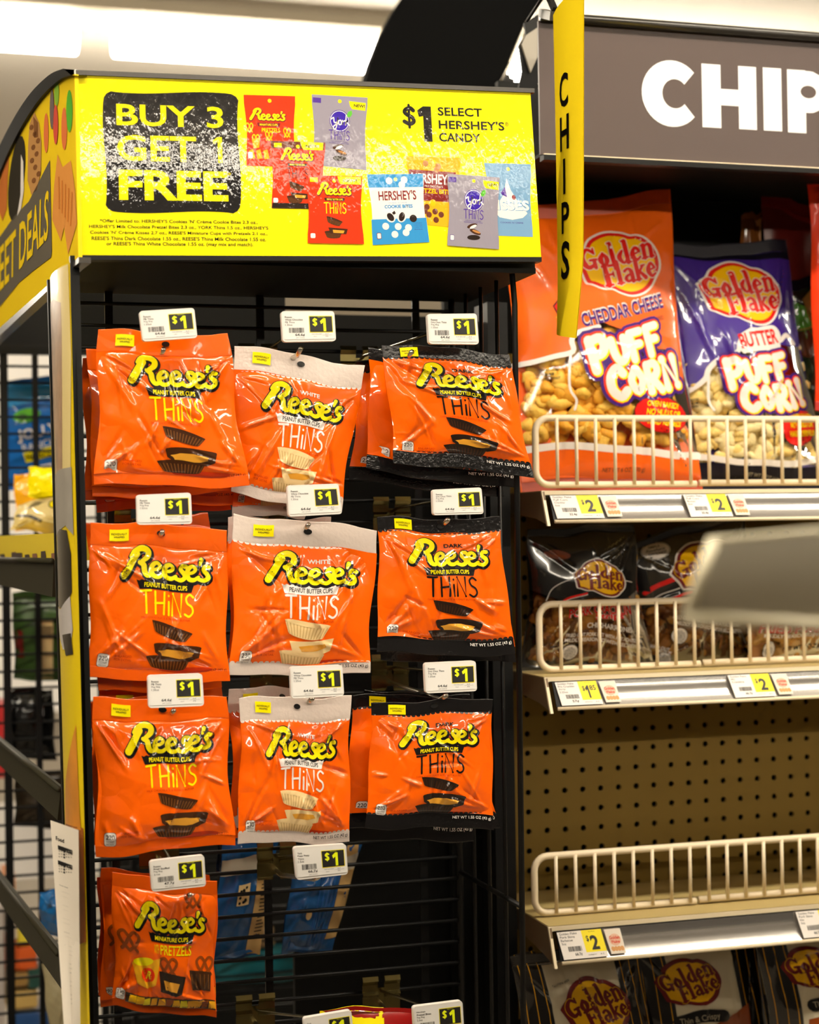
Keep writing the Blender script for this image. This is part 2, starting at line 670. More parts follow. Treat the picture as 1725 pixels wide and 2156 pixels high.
# unseen shelving block behind the photographer, added to shade the pegboard and lower bags
mb = MB()
mb.box((-6, -2.0, 0), (8, -1.1, 2.12), BLOCK_DARK)
tag(mb.build('shelving_light_block'), kind='structure')
# beams that cross the ceiling above the far lamps
for i, (py, dz) in enumerate(((26, 0.05), (60, 0.03))):
    p = atz(300, py, CEIL - dz)
    mb = MB()
    mb.box((-11.8, p.y, CEIL - dz), (11.8, p.y + 0.10, CEIL - 0.001), mat('beam_paint', (0.42, 0.36, 0.26), rough=0.8))
    tag(mb.build('trim_%d' % (i + 1)), kind='structure')

# ------------------------------------------------------------------ ceiling lamps: 1.2 m battens in rows along the aisles
GLOW = mat('lamp_diffuser', (1.0, 0.90, 0.74), emit=LAMP)
lamp_l, lamp_r = atz(236, 92, CEIL - 0.11), atz(800, 127, CEIL - 0.11)
LX, LY = lamp_l.x, (lamp_l.y + lamp_r.y) / 2


def batten(x, y, label, far=False):
    t = thing('ceiling_light', (x + 0.6, y, CEIL), label, 'ceiling light', 'ceiling lights in rows')
    b = MB()
    b.hexa([(x, y - 0.09, CEIL - 0.05), (x + 1.2, y - 0.09, CEIL - 0.05), (x + 1.2, y + 0.09, CEIL - 0.05), (x, y + 0.09, CEIL - 0.05)],
           [(x, y - 0.02, CEIL), (x + 1.2, y - 0.02, CEIL), (x + 1.2, y + 0.02, CEIL), (x, y + 0.02, CEIL)], WHITE)
    b.build('housing', t)
    b = MB()
    n = 12
    vs, fs = [], []
    for i in range(n):
        a = 2 * math.pi * i / n
        vs += [(x + 0.01, y - 0.06 * math.cos(a), CEIL - 0.105 - 0.045 * math.sin(a)), (x + 1.19, y - 0.06 * math.cos(a), CEIL - 0.105 - 0.045 * math.sin(a))]
    for i in range(n):
        k = (i + 1) % n
        fs.append((2 * i, 2 * i + 1, 2 * k + 1, 2 * k))
    fs += [tuple(range(0, 2 * n, 2)), tuple(range(2 * n - 1, 0, -2))]
    b.add(vs, fs, GLOW, False)
    b.build('diffuser', t)


batten(LX, LY, 'long glowing ceiling light above the yellow promotion sign, cut off by the black panel')
batten(LX - 1.31, LY, 'glowing ceiling light at the picture left edge, over the rounded side sign')
for k in range(1, 4):
    batten(LX + 1.31 * k, LY, 'ceiling light of the far row, hidden by the brown aisle header')
for k in range(-3, 5):
    batten(LX + .5 + 1.31 * k, LY + 4.8, 'ceiling light of the farthest row, behind the display rack and its signs')
for yy in (LY - 4.8, LY - 9.6):
    for k in range(-4, 4):
        batten(LX + 0.5 + 1.31 * k, yy, 'ceiling light of the rows behind the photographer, lighting the candy and chips')


# ------------------------------------------------------------------ lettering and logos (drawn, never loaded)
def L(A, layer, m, body, x0, y0, x1, y1, **k):
    A.text(layer, m, body, x0, y0, x1, y1, **k)


SCRIPT_R = [[(2.5, -3, 8), (7, -10, 8), (13, -20, 7.6), (17, -25.5, 7)],
            [(10.5, -24, 4), (15, -29, 5.6), (23, -31.5, 6.6), (29.5, -28.5, 6.6), (29, -22.5, 6.2), (21.5, -16.5, 4.4)],
            [(20, -16.5, 4.5), (24.5, -13.5, 6), (25.5, -7, 6), (28.5, -2.5, 5.2), (34, -3.5, 4)]]
SCRIPT_E = [[(2, -8.5, 3.4), (8.5, -9.8, 3.6), (11.8, -13.2, 4), (8.6, -16.6, 4), (4, -14.2, 5), (1.9, -8.6, 5.6), (4.2, -2.8, 5.2), (9.8, -1.8, 4.6), (15, -5, 3.4)]]
SCRIPT_S = [[(11.5, -16.2, 5), (7.4, -16.6, 4.4), (5.6, -12.6, 4.8), (9.2, -8.6, 5.2), (10.4, -4.4, 5), (5.6, -1.2, 4.6), (-0.5, -2.6, 4)]]


def logo_script(A, layer, w, outline='ink', fill='logo_yellow', drop=1.3):
    """yellow brush script with a black outline, 100 wide, baseline at 0"""
    parts = [(SCRIPT_R, 0), (SCRIPT_E, 31), (SCRIPT_E, 45.5), (SCRIPT_S, 60.5), (SCRIPT_E, 71.5), ([[(90.5, -24, 5), (88.6, -18.5, 3)]], 0), (SCRIPT_S, 87)]
    for ly, m, g, dx, dy in ((layer, outline, 2.2, 0.7, drop), (layer + 1, fill, 0.0, 0, 0)):
        for st, ox in parts:
            for p in st:
                A.stroke(ly, ink(m), [(q[0] + ox + dx, q[1] + dy, q[2]) for q in p], 4, grow=g)


THIN_G = {'T': [[(0, -20), (11, -20.6)], [(5.5, -20), (6, 0)]], 'H': [[(0, -20), (0.6, 0)], [(10, -20), (9.6, 0)], [(0, -9.4), (10, -10.4)]],
          'i': [[(1, -12), (1, 0)], [(0.9, -17.6), (1, -17.3)]], 'N': [[(0, 0), (0.4, -20), (9.4, 0), (10, -20)]],
          'S': [[(9, -17.5), (5, -20), (1.2, -16.8), (2.6, -12), (7.6, -8.6), (8.8, -3.6), (4.8, 0), (0, -2)]]}


def thins(A, layer, c, wd=2.1):
    """thin hand drawn capitals, about 58 wide and 20 high"""
    for g, ox in (('T', 0), ('H', 15.5), ('i', 29.5), ('N', 34.5), ('S', 48.5)):
        for p in THIN_G[g]:
            A.stroke(layer, ink(c), [(q[0] + ox, q[1]) for q in p], wd, smooth=4 if g == 'S' else 0)


ONE = [(0, -17), (7, -22), (12, -22), (12, 0), (6.6, 0), (6.6, -15), (2.2, -12.2)]


def one(A, layer, m, x0, y0, x1, y1):
    A.poly(layer, m, [(x0 + p[0] / 12 * (x1 - x0), y1 + p[1] / 22 * (y1 - y0)) for p in ONE])


def ribbon(A, layer, c, tc, body, x0, y0, x1, y1):
    """banner with a pinked upper edge"""
    n = 22
    top = [(x0 + (x1 - x0) * k / n, y0 + (0.9 if k % 2 else 0)) for k in range(n + 1)]
    sl = (x1 - x0) * 0.055
    A.poly(layer, ink(c), top + [(x1 - sl, y1), (x0 + sl, y1)])
    L(A, layer + 1, ink(tc), body, x0 + 2.4 * sl, y0 + (y1 - y0) * .30, x1 - 2.4 * sl, y0 + (y1 - y0) * .80, bold=.02)


def fluted(A, layer, x, y, w, h, rot, body, light, rim, taper=.12, n=13):
    """side view of a fluted cup: slanted body, upright flutes and a rim"""
    M = A.M.copy()
    c, s = math.cos(math.radians(rot)), math.sin(math.radians(rot))
    A.M = np.c_[M[:, :2] @ np.array([[c, -s], [s, c]]), M[:, :2] @ np.array([x, y]) + M[:, 2]]
    bot = [(w * (.5 - taper) * math.cos(t), h * .5 + h * .30 * math.sin(t)) for t in np.linspace(0, math.pi, 9)]
    A.poly(layer, ink(body), [(-w / 2, -h / 2)] + [(w / 2, -h / 2)] + bot)
    for k in range(n):
        f = (k + .5) / n - .5
        yb = h * .5 + h * .30 * math.sqrt(max(0, 1 - (2 * f) ** 2)) - h * .06
        A.poly(layer + 1, ink(light), [(f * w * .97 - w * .012, -h * .3), (f * w * .97 + w * .012, -h * .3),
                                       (f * w * (1 - 2 * taper) + w * .009, yb), (f * w * (1 - 2 * taper) - w * .009, yb)])
    A.disc(layer + 2, ink(rim), 0, -h * .46, w / 2, h * .22, n=22)
    A.M = M


def cups(A, layer, x, y, k, body, light, rim, fill):
    """a floating lid cup, a halved cup with filling and a cup below; k is the width unit"""
    A.disc(layer, ink('shade'), x + .22 * k, y + .53 * k, .48 * k, .07 * k)
    fluted(A, layer + 1, x - .10 * k, y + .40 * k, .80 * k, .17 * k, 0, body, light, rim)
    # half cup
    A.poly(layer + 4, ink(body), [(x - .36 * k, y + .10 * k), (x + .52 * k, y + .13 * k), (x + .46 * k, y + .30 * k), (x + .30 * k, y + .36 * k), (x - .20 * k, y + .34 * k), (x - .33 * k, y + .24 * k)])
    A.disc(layer + 5, ink(rim), x + .08 * k, y + .11 * k, .44 * k, .055 * k, 2)
    rnd = random.Random(3)
    pts = []
    for t in np.linspace(0, 2 * math.pi, 19)[:-1]:
        q = 1 + .14 * rnd.uniform(-1, 1)
        pts.append((x + .05 * k + .31 * k * math.cos(t) * q, y + .235 * k + .075 * k * math.sin(t) * q))
    A.poly(layer + 6, ink(fill), pts)
    fluted(A, layer + 1, x - .04 * k, y - .16 * k, .78 * k, .16 * k, 14, body, light, rim)


def stack_white(A, layer, x, y, k):
    A.disc(layer, ink('shade'), x + .30 * k, y + .60 * k, .42 * k, .07 * k)
    fluted(A, layer + 1, x - .06 * k, y + .52 * k, .76 * k, .22 * k, 3, 'cream', 'cream_dark', 'cream')
    A.poly(layer + 4, ink('cream'), [(x - .28 * k, y + .21 * k), (x + .48 * k, y + .17 * k), (x + .42 * k, y + .38 * k), (x + .15 * k, y + .47 * k), (x - .20 * k, y + .43 * k)])
    A.poly(layer + 5, ink('peanut'), [(x - .12 * k, y + .29 * k), (x + .05 * k, y + .26 * k), (x + .32 * k, y + .25 * k), (x + .36 * k, y + .31 * k), (x + .20 * k, y + .36 * k), (x - .06 * k, y + .37 * k)])
    fluted(A, layer + 6, x, y + .0 * k, .80 * k, .20 * k, 7, 'cream', 'cream_dark', 'cream')


def calories(A, layer, x, y, n, k=1.0):
    A.rect(layer, ink('ink'), x - .25 * k, y - .25 * k, x + 8.1 * k, y + 9.9 * k, 2 * k)
    A.rect(layer + 1, ink('white'), x, y, x + 7.85 * k, y + 9.65 * k, 1.9 * k)
    L(A, layer + 2, ink('ink'), n, x + .9 * k, y + 1.6 * k, x + 7 * k, y + 5 * k, bold=.012)
    A.rect(layer + 2, ink('ink'), x + .9 * k, y + 5.7 * k, x + 7 * k, y + 5.95 * k)
    L(A, layer + 2, ink('ink'), 'CALORIES', x + 1 * k, y + 6.3 * k, x + 6.9 * k, y + 7.3 * k)
    L(A, layer + 2, ink('ink'), 'PER PACK', x + 1.3 * k, y + 7.9 * k, x + 6.6 * k, y + 8.7 * k)


SPEC = {'milk': dict(seal='orange', word=None, rib=('ink', 'logo_yellow'), thin='logo_yellow', cal='220', t1=.145, t2=.93, net='ink', dy=-6),
        'white': dict(seal='seal_white', word=('WHITE', 'white'), rib=('white', 'ink'), thin='white', cal='230', t1=.16, t2=.925, net='ink', dy=0),
        'dark': dict(seal='black_film', word=('DARK', 'ink'), rib=('ink', 'logo_yellow'), thin='ink', cal='220', t1=.10, t2=.885, net='white', dy=-7)}


def art_thins(kind, grid=None):
    sp = SPEC[kind]
    A = Art(100, 113, grid=grid)
    dy = sp['dy']
    if sp['word']:
        wd, wc = sp['word']
        L(A, 1, ink(wc), wd, 51, 27.5 + dy, 67, 30.6 + dy, bold=.03)
    A.frame(22.5, 45.5 + dy, .64, .66)
    logo_script(A, 1, 100)
    A.home()
    ribbon(A, 1, sp['rib'][0], sp['rib'][1], 'PEANUT BUTTER CUPS', 33, 46.6 + dy, 75, 53.4 + dy)
    A.frame(36, 70.5 + dy, .66, .78)
    thins(A, 1, sp['thin'])
    A.home()
    L(A, 1, ink('shade'), {'milk': 'MILK CHOCOLATE & PEANUT BUTTER', 'white': 'WHITE CREME & PEANUT BUTTER', 'dark': 'DARK CHOCOLATE & PEANUT BUTTER'}[kind],
      36, 72.5 + dy, 72, 74 + dy)
    if kind == 'white':
        stack_white(A, 1, 52, 78.5, 43)
    elif kind == 'milk':
        cups(A, 1, 60, 82.5, 40, 'choc', 'choc_light', 'choc', 'peanut')
    else:
        cups(A, 1, 56, 80, 40, 'dark_choc', 'choc', 'dark_choc', 'peanut')
    calories(A, 1, 6.5, 95.5 if kind != 'dark' else 90.5, sp['cal'], 1.0)
    L(A, 1, ink('shade'), 'ENLARGED', 18, 95, 30, 96.6)
    L(A, 1, ink('shade'), 'FOR DETAIL', 18, 97.6, 30, 99.2)
    if kind == 'milk':
        L(A, 1, ink('hershey'), 'NET WT 1.55 OZ (43 g)', 70, 103.5, 98, 106.2)
    # scalloped borders of the two seals
    if kind != 'milk':
        for y, sg in ((sp['t1'] * 113, 1), (sp['t2'] * 113, -1)):
            for k in range(25):
                A.disc(1, ink(sp['seal']), 2 + 4 * k, y + sg * .1, 1.75, 1.35, n=10)
    return A


def art_seal(kind):
    sp = SPEC[kind]
    A = Art(100, 113, 3)
    y = 4.2 if kind != 'dark' else 2.2
    A.rect(1, ink('logo_yellow'), 13.5, y, 27.5, y + 8.4)
    L(A, 2, ink('ink'), 'INDIVIDUALLY', 14.8, y + 2.6, 26.2, y + 4.1, bold=.02)
    L(A, 2, ink('ink'), 'WRAPPED', 16.6, y + 4.8, 24.4, y + 6.2, bold=.02)
    A.disc(1, ink('ink'), 51, 7.4 if kind != 'dark' else 5.4, 3.0, 2.1)
    return A


def art_net(kind):
    A = Art(100, 113, 3)
    if kind != 'milk':
        L(A, 1, ink(SPEC[kind]['net']), 'NET WT 1.55 OZ (43 g)', 67, 106.0 if kind == 'white' else 102, 98, 109.2 if kind == 'white' else 105.2, bold=.012)
    return A


def pretzel(A, layer, x, y, k, c):
    p = [(0, .9), (-.7, .2), (-.95, -.5), (-.5, -.9), (-.05, -.45), (.35, .35), (.75, .85)]
    A.stroke(layer, ink(c), [(x + q[0] * k, y + q[1] * k) for q in p], .3 * k)
    A.stroke(layer, ink(c), [(x - q[0] * k, y + q[1] * k) for q in p], .3 * k)


def art_pretzel(grid=None):
    A = Art(100, 128, grid=grid)
    A.frame(21, 48, .66, .74)
    logo_script(A, 1, 100)
    A.home()
    ribbon(A, 1, 'ink', 'logo_yellow', 'MINIATURE CUPS', 33, 50, 77, 58.5)
    L(A, 1, ink('logo_yellow'), 'PRETZELS', 44, 60.5, 75, 70, bold=.01)
    L(A, 1, ink('logo_yellow'), 'WITH', 38, 61, 42.5, 69.5)
    pretzel(A, 1, 14, 62, 10, 'pretzel')
    pretzel(A, 1, 76, 18, 8, 'pretzel')
    pretzel(A, 1, 52, 81, 9, 'pretzel')
    pretzel(A, 1, 90, 80, 9, 'pretzel')
    # foil wrapped cup and a cut cup
    A.poly(2, ink('amber'), [(16, 82), (30, 78), (44, 74), (40, 100), (33, 104), (22, 101)])
    A.disc(3, ink('logo_yellow'), 27, 79, 10, 4, -12)
    A.disc(3, ink('orange_red'), 32, 91, 6.5, 7)
    L(A, 4, ink('logo_yellow'), 'R', 30, 87, 34.5, 95, bold=.03, shear=.3)
    A.poly(2, ink('dark_choc'), [(43, 86), (70, 90), (66, 107), (60, 110), (45, 106)])
    A.poly(3, ink('peanut'), [(48, 95), (64, 97), (61, 106), (50, 104)])
    A.poly(2, ink('choc'), [(74, 84), (97, 86), (95, 104), (77, 103)])
    for k in range(5):
        A.poly(3, ink('choc_light'), [(76 + 4.4 * k, 88), (77 + 4.4 * k, 88), (77.6 + 4 * k, 102), (76.8 + 4 * k, 102)])
    rnd = random.Random(5)
    A.rect(1, ink('choc'), 12, 112, 99, 121.5)
    for k in range(12):
        x = 16 + 7 * k
        A.poly(2, ink(rnd.choice(['logo_yellow', 'amber', 'dark_choc', 'pretzel', 'gold'])),
               [(x, 113 + rnd.uniform(0, 2)), (x + rnd.uniform(5, 9), 113), (x + rnd.uniform(4, 7), 120), (x - 1, 121)])
    calories(A, 3, 3, 110.5, '290', 1.05)
    L(A, 3, ink('ink'), 'NET WT 2.1 OZ (59.0 g)', 58, 119.0, 98, 121.4)
    return A


# ------------------------------------------------------------------ the pouches on the pegs
ART_CACHE = {}


def cached(key, fn, *a):
    if key not in ART_CACHE:
        ART_CACHE[key] = fn(*a)
    return ART_CACHE[key]


def pouch(kind, px, Y, seed, label, group, name='candy_pouch', fine=True, bulge=.011, tilt=(0, 0, 0, 0)):
    """a printed pouch between four pixel corners at depth Y: crimped seals above and below a puffed body"""
    c = [at(p[0], p[1], Y + d) for p, d in zip(px, tilt)]
    if kind == 'pretzel':
        sp = dict(seal='orange', t1=.10, t2=.95)
    else:
        sp = SPEC[kind]
    sf = Surf(c, bulge=bulge, seed=seed, t1=sp['t1'], t2=sp['t2'], crease=.0034 if fine else .002, ncrease=40 if fine else 8, pinch=.03, wave=.0016, wob=.0018)
    t = thing(name, (c[0] + c[1]) / 2, label, 'candy bag', group)
    body = mat('pouch_orange', COLORS['orange'], rough=0.28, coat=1.0, spec=.2)
    if not body.get('folded'):
        body['folded'] = 1
        crumple(body)
    sealm = body if sp['seal'] == 'orange' else mat('pouch_' + sp['seal'], COLORS[sp['seal']], rough=.34 if sp['seal'] != 'black_film' else .16, coat=.3, bump=.2, bscale=200)
    nu, nv = (84, 84) if fine else (24, 26)
    b = MB()
    sf.sheet(b, body, sp['t1'], sp['t2'], nu, nv, keep=True)
    gr = (nu, nv, sp['t1'], sp['t2'])
    sf.sheet(b, body, sp['t1'], sp['t2'], 16, 16, lift=0.0, sign=-.55)
    A = cached((kind, fine), art_pretzel, gr) if kind == 'pretzel' else cached((kind, fine), art_thins, kind, gr)
    b.art(A, sf)
    b.build('pouch_body', t)
    sf.gmap = sf.map
    for nm, a, z, at_ in (('top_seal', 0.0, sp['t1'], True), ('bottom_seal', sp['t2'], 1.0, False)):
        b = MB()
        n = 22 if fine else 6
        # crimp ridges run across the seal
        S, T = np.meshgrid(np.linspace(0, 1, 31), np.linspace(a, z, 2 * n + 1))
        rid = np.where(np.arange(2 * n + 1) % 2, .00035, -.00015)[:, None] * np.ones(31)
        P = sf.map(S.ravel(), T.ravel(), 0.0002) + rid.ravel()[:, None] * sf.n
        m_ = 2 * n + 1
        b.add(P.tolist(), [(j * 31 + i, j * 31 + i + 1, (j + 1) * 31 + i + 1, (j + 1) * 31 + i) for j in range(m_ - 1) for i in range(30)], sealm, True)
        sf.sheet(b, sealm, a, z, 8, 3, lift=-.0004)
        if kind != 'pretzel':
            A2 = cached((kind, 'seal'), art_seal, kind) if at_ else cached((kind, 'net'), art_net, kind)
            b.art(A2, sf, lift=.0016)
        b.build(nm, t)
    return t, sf


# front pouches: kind, corners, depth, label
FRONT = [
    ('milk', [(206, 694), (480, 707), (524, 1024), (200, 1022)], 1.755, 'orange candy pouch with yellow lettering, topmost of the three at the corner post'),
    ('white', [(492, 724), (770, 771), (718, 1078), (489, 1040)], 1.775, 'orange candy pouch with white header, tilted on the top middle peg'),
    ('dark', [(800, 722), (1074, 745), (1122, 1004), (831, 974)], 1.755, 'orange candy pouch with black header, tilted on the top peg by the chips'),
    ('milk', [(188, 1098), (480, 1112), (482, 1438), (183, 1430)], 1.755, 'orange candy pouch with yellow lettering, middle one of the three at the corner post'),
    ('white', [(489, 1082), (797, 1114), (777, 1418), (484, 1424)], 1.757, 'orange candy pouch with white header and white bottom edge on the middle peg'),
    ('dark', [(795, 1090), (1051, 1092), (1087, 1380), (793, 1376)], 1.757, 'orange candy pouch with black header on the middle peg by the pork rind shelf'),
    ('milk', [(196, 1472), (477, 1469), (495, 1778), (203, 1804)], 1.755, 'orange candy pouch with yellow lettering, lowest of the three at the corner post'),
    ('white', [(506, 1470), (738, 1466), (738, 1772), (498, 1778)], 1.757, 'narrow orange candy pouch with creased tan header above the empty pegs'),
    ('dark', [(782, 1478), (1038, 1472), (1041, 1746), (768, 1742)], 1.757, 'orange candy pouch with black header, lowest one beside the pegboard bay'),
    ('pretzel', [(234, 1840), (460, 1858), (453, 2146), (239, 2118)], 1.755, 'small orange pouch with pretzel pictures, alone below the others'),
]
for i, (k, px, Y, lab) in enumerate(FRONT):
    pouch(k, px, Y, 11 + i, lab, 'candy pouches at the front of the pegs')
# pouches hanging behind them on the same pegs
BEHIND = [
    ('milk', [(184, 732), (470, 742), (487, 1038), (192, 1050)], 1.785, 'orange pouch second on the top corner peg, peeking out on the post side'),
    ('milk', [(172, 757), (440, 765), (500, 1062), (178, 1052)], 1.812, 'orange pouch third on the top corner peg, its edge beside the black post'),
    ('milk', [(200, 790), (430, 790), (486, 1072), (205, 1078)], 1.838, 'orange pouch rearmost on the top corner peg, bottom edge over the price tag'),
    ('white', [(505, 770), (730, 790), (640, 1090), (492, 1086)], 1.805, 'white bottomed pouch second on the top middle peg, mostly hidden'),
    ('dark', [(777, 733), (1060, 760), (1092, 1032), (770, 990)], 1.787, 'black headed pouch second on the top peg by the chips, black corner sticking out'),
    ('dark', [(748, 760), (1010, 770), (1060, 1048), (738, 1012)], 1.815, 'black headed pouch third on the top peg by the chips, in shadow'),
    ('milk', [(183, 1104), (440, 1110), (470, 1452), (205, 1457)], 1.785, 'orange pouch behind the middle corner pouch, hem showing below it'),
    ('milk', [(330, 1082), (438, 1078), (470, 1420), (230, 1420)], 1.815, 'orange pouch rearmost on the middle corner peg, corner beside the price tag'),
    ('white', [(478, 1090), (700, 1092), (690, 1400), (482, 1410)], 1.787, 'white headed pouch behind the middle white one, grey side showing'),
    ('dark', [(800, 1096), (1040, 1100), (1090, 1396), (800, 1392)], 1.787, 'black headed pouch behind the middle dark one, black hem below'),
    ('milk', [(188, 1476), (440, 1462), (505, 1765), (196, 1780)], 1.785, 'orange pouch behind the lowest corner pouch, corner over its white neighbour'),
    ('milk', [(210, 1452), (465, 1440), (480, 1740), (205, 1760)], 1.812, 'orange pouch rearmost on the lowest corner peg, top edge above the front one'),
    ('white', [(482, 1450), (700, 1446), (700, 1740), (488, 1748)], 1.787, 'brownish headed pouch behind the narrow white headed pouch'),
    ('dark', [(742, 1464), (990, 1462), (1052, 1742), (722, 1742)], 1.787, 'black headed pouch behind the lowest dark one, its badge showing at the side'),
    ('dark', [(770, 1455), (985, 1452), (1000, 1770), (730, 1772)], 1.815, 'black headed pouch rearmost on the lowest dark peg, glints under the front one'),
    ('pretzel', [(214, 1830), (440, 1846), (455, 2112), (212, 2124)], 1.785, 'small pretzel pouch second on its peg, badge showing beside the post'),
    ('pretzel', [(207, 1842), (430, 1850), (430, 2090), (205, 2100)], 1.812, 'small pretzel pouch rearmost on its peg, dark red edge at the post'),
]
for i, (k, px, Y, lab) in enumerate(BEHIND):
    pouch(k, px, Y, 60 + i, lab, 'candy pouches further back on the pegs', fine=False, bulge=.009)

# ------------------------------------------------------------------ peg hooks and electronic price tags
TAGWHITE = mat('tag_shell', (0.80, 0.76, 0.70), rough=.35)


def tag_art(lines, unit, barcode):
    A = Art(115, 66)
    m = ink
    A.rect(1, flat('screen', (0.82, 0.79, 0.74)), 3, 4, 112, 61, 2)
    A.rect(2, flat('logo_yellow'), 58.5, 10.5, 109.5, 47)
    A.rect(3, flat('ink'), 59.7, 11.7, 108.3, 45.6)
    one(A, 4, flat('lime', (0.85, 0.95, 0.0)), 82, 16, 94.5, 44)
    A.frame(70.5, 32, .5, .5)
    y = flat('lime')
    A.stroke(4, y, [(8, -26), (3, -29), (-3, -27), (-6, -22), (-1, -17), (6, -13), (7, -6), (1, -3), (-6, -6)], 6.5)
    A.stroke(4, y, [(1, -32), (1, 1)], 4.5, smooth=0)
    A.home()
    L(A, 4, y, 'New Price', 78, 12.6, 92, 14.2)
    for i, t in enumerate(lines):
        L(A, 2, flat('ink'), t, 7, 11 + 5.6 * i, 7 + min(46, 2.55 * len(t)), 15 + 5.6 * i, bold=.01 if i < 2 else 0)
    if barcode:
        rnd = random.Random(unit)
        x = 14
        while x < 47:
            wd = rnd.choice([.5, .8, 1.3])
            A.rect(2, flat('ink'), x, 36, x + wd, 47)
            x += wd + rnd.choice([.6, .9, 1.2])
    L(A, 2, flat('ink'), unit, 27, 48.5, 48, 55, bold=.02)
    L(A, 2, flat('ink'), 'per ounce', 29, 57, 47, 59)
    L(A, 2, flat('ink'), 'FOR REFUND', 63, 49.5, 84, 51.2)
    L(A, 2, flat('ink'), 'ONLY', 66, 54.5, 74, 56)
    L(A, 2, flat('ink'), 'A-F', 92, 49, 99, 51.4)
    L(A, 2, flat('ink'), 'F5', 93, 54, 98, 56.4)
    A.rect(2, flat('ink'), 86, 52.3, 107, 52.6)
    return A


TAGS = [
    ([(293, 655), (409, 648), (416, 711), (301, 719)], ['Reeses', 'PB Thins', 'Peg Bag', '1.55oz'], '64.6¢', 1, 'price tag over the topmost corner pouch'),
    ([(592, 655), (704, 655), (708, 718), (596, 720)], ['Reeses', 'White Chocolate', 'PB Thins', '1.55oz'], '64.6¢', 1, 'price tag over the tilted white headed pouch'),
    ([(900, 661), (1004, 660), (1009, 725), (904, 724)], ['Reeses', 'Drk Choc Thins', 'Peg Bag', '1.55oz'], '64.6¢', 1, 'price tag over the topmost black headed pouch'),
    ([(287, 1042), (402, 1037), (405, 1103), (289, 1105)], ['Reeses', 'PB Thins', 'Peg Bag', '1.55oz'], '64.6¢', 0, 'price tag over the middle corner pouch'),
    ([(605, 1022), (713, 1018), (721, 1082), (608, 1088)], ['Reeses', 'White Chocolate', 'PB Thins', '1.55oz'], '64.6¢', 0, 'price tag over the middle white headed pouch'),
    ([(911, 1031), (1014, 1026), (1019, 1082), (913, 1085)], ['Reeses', 'Drk Choc Thins', 'Peg Bag', '1.55oz'], '64.6¢', 0, 'price tag over the middle black headed pouch'),
    ([(311, 1422), (426, 1418), (430, 1486), (313, 1491)], ['Reeses', 'PB Thins', 'Peg Bag', '1.55oz'], '64.6¢', 0, 'price tag over the lowest corner pouch'),
    ([(611, 1404), (721, 1400), (725, 1465), (614, 1471)], ['Reeses', 'White Chocolate', 'PB Thins', '1.55oz'], '64.6¢', 0, 'price tag over the narrow tan headed pouch'),
    ([(894, 1396), (1002, 1391), (1005, 1455), (897, 1460)], ['Reeses', 'Drk Choc Thins', 'Peg Bag', '1.55oz'], '64.6¢', 0, 'price tag over the lowest black headed pouch'),
    ([(315, 1813), (430, 1800), (434, 1866), (320, 1878)], ['Reeses', 'Prtzl Stuffed', 'Peg Bag', '2.1oz'], '47.7¢', 1, 'price tag over the small pretzel pouch'),
    ([(618, 1784), (729, 1777), (733, 1841), (625, 1853)], ['York', 'Pepp Patty', 'Thins', '1.5oz'], '66.7¢', 1, 'price tag in front of the blue bags behind the wires'),
    ([(639, 2144), (740, 2127), (746, 2193), (645, 2211)], ['York', 'Pepp Patty', 'Thins', '1.5oz'], '66.7¢', 1, 'price tag over the red bag, cut off by the picture bottom edge'),
    ([(870, 2120), (974, 2107), (978, 2172), (874, 2185)], ['Hersheys', 'Pretzel Bites', 'Peg Bag', '2.3oz'], '43.4¢', 1, 'price tag right of the red bag near the picture bottom'),
]
YT = 1.722
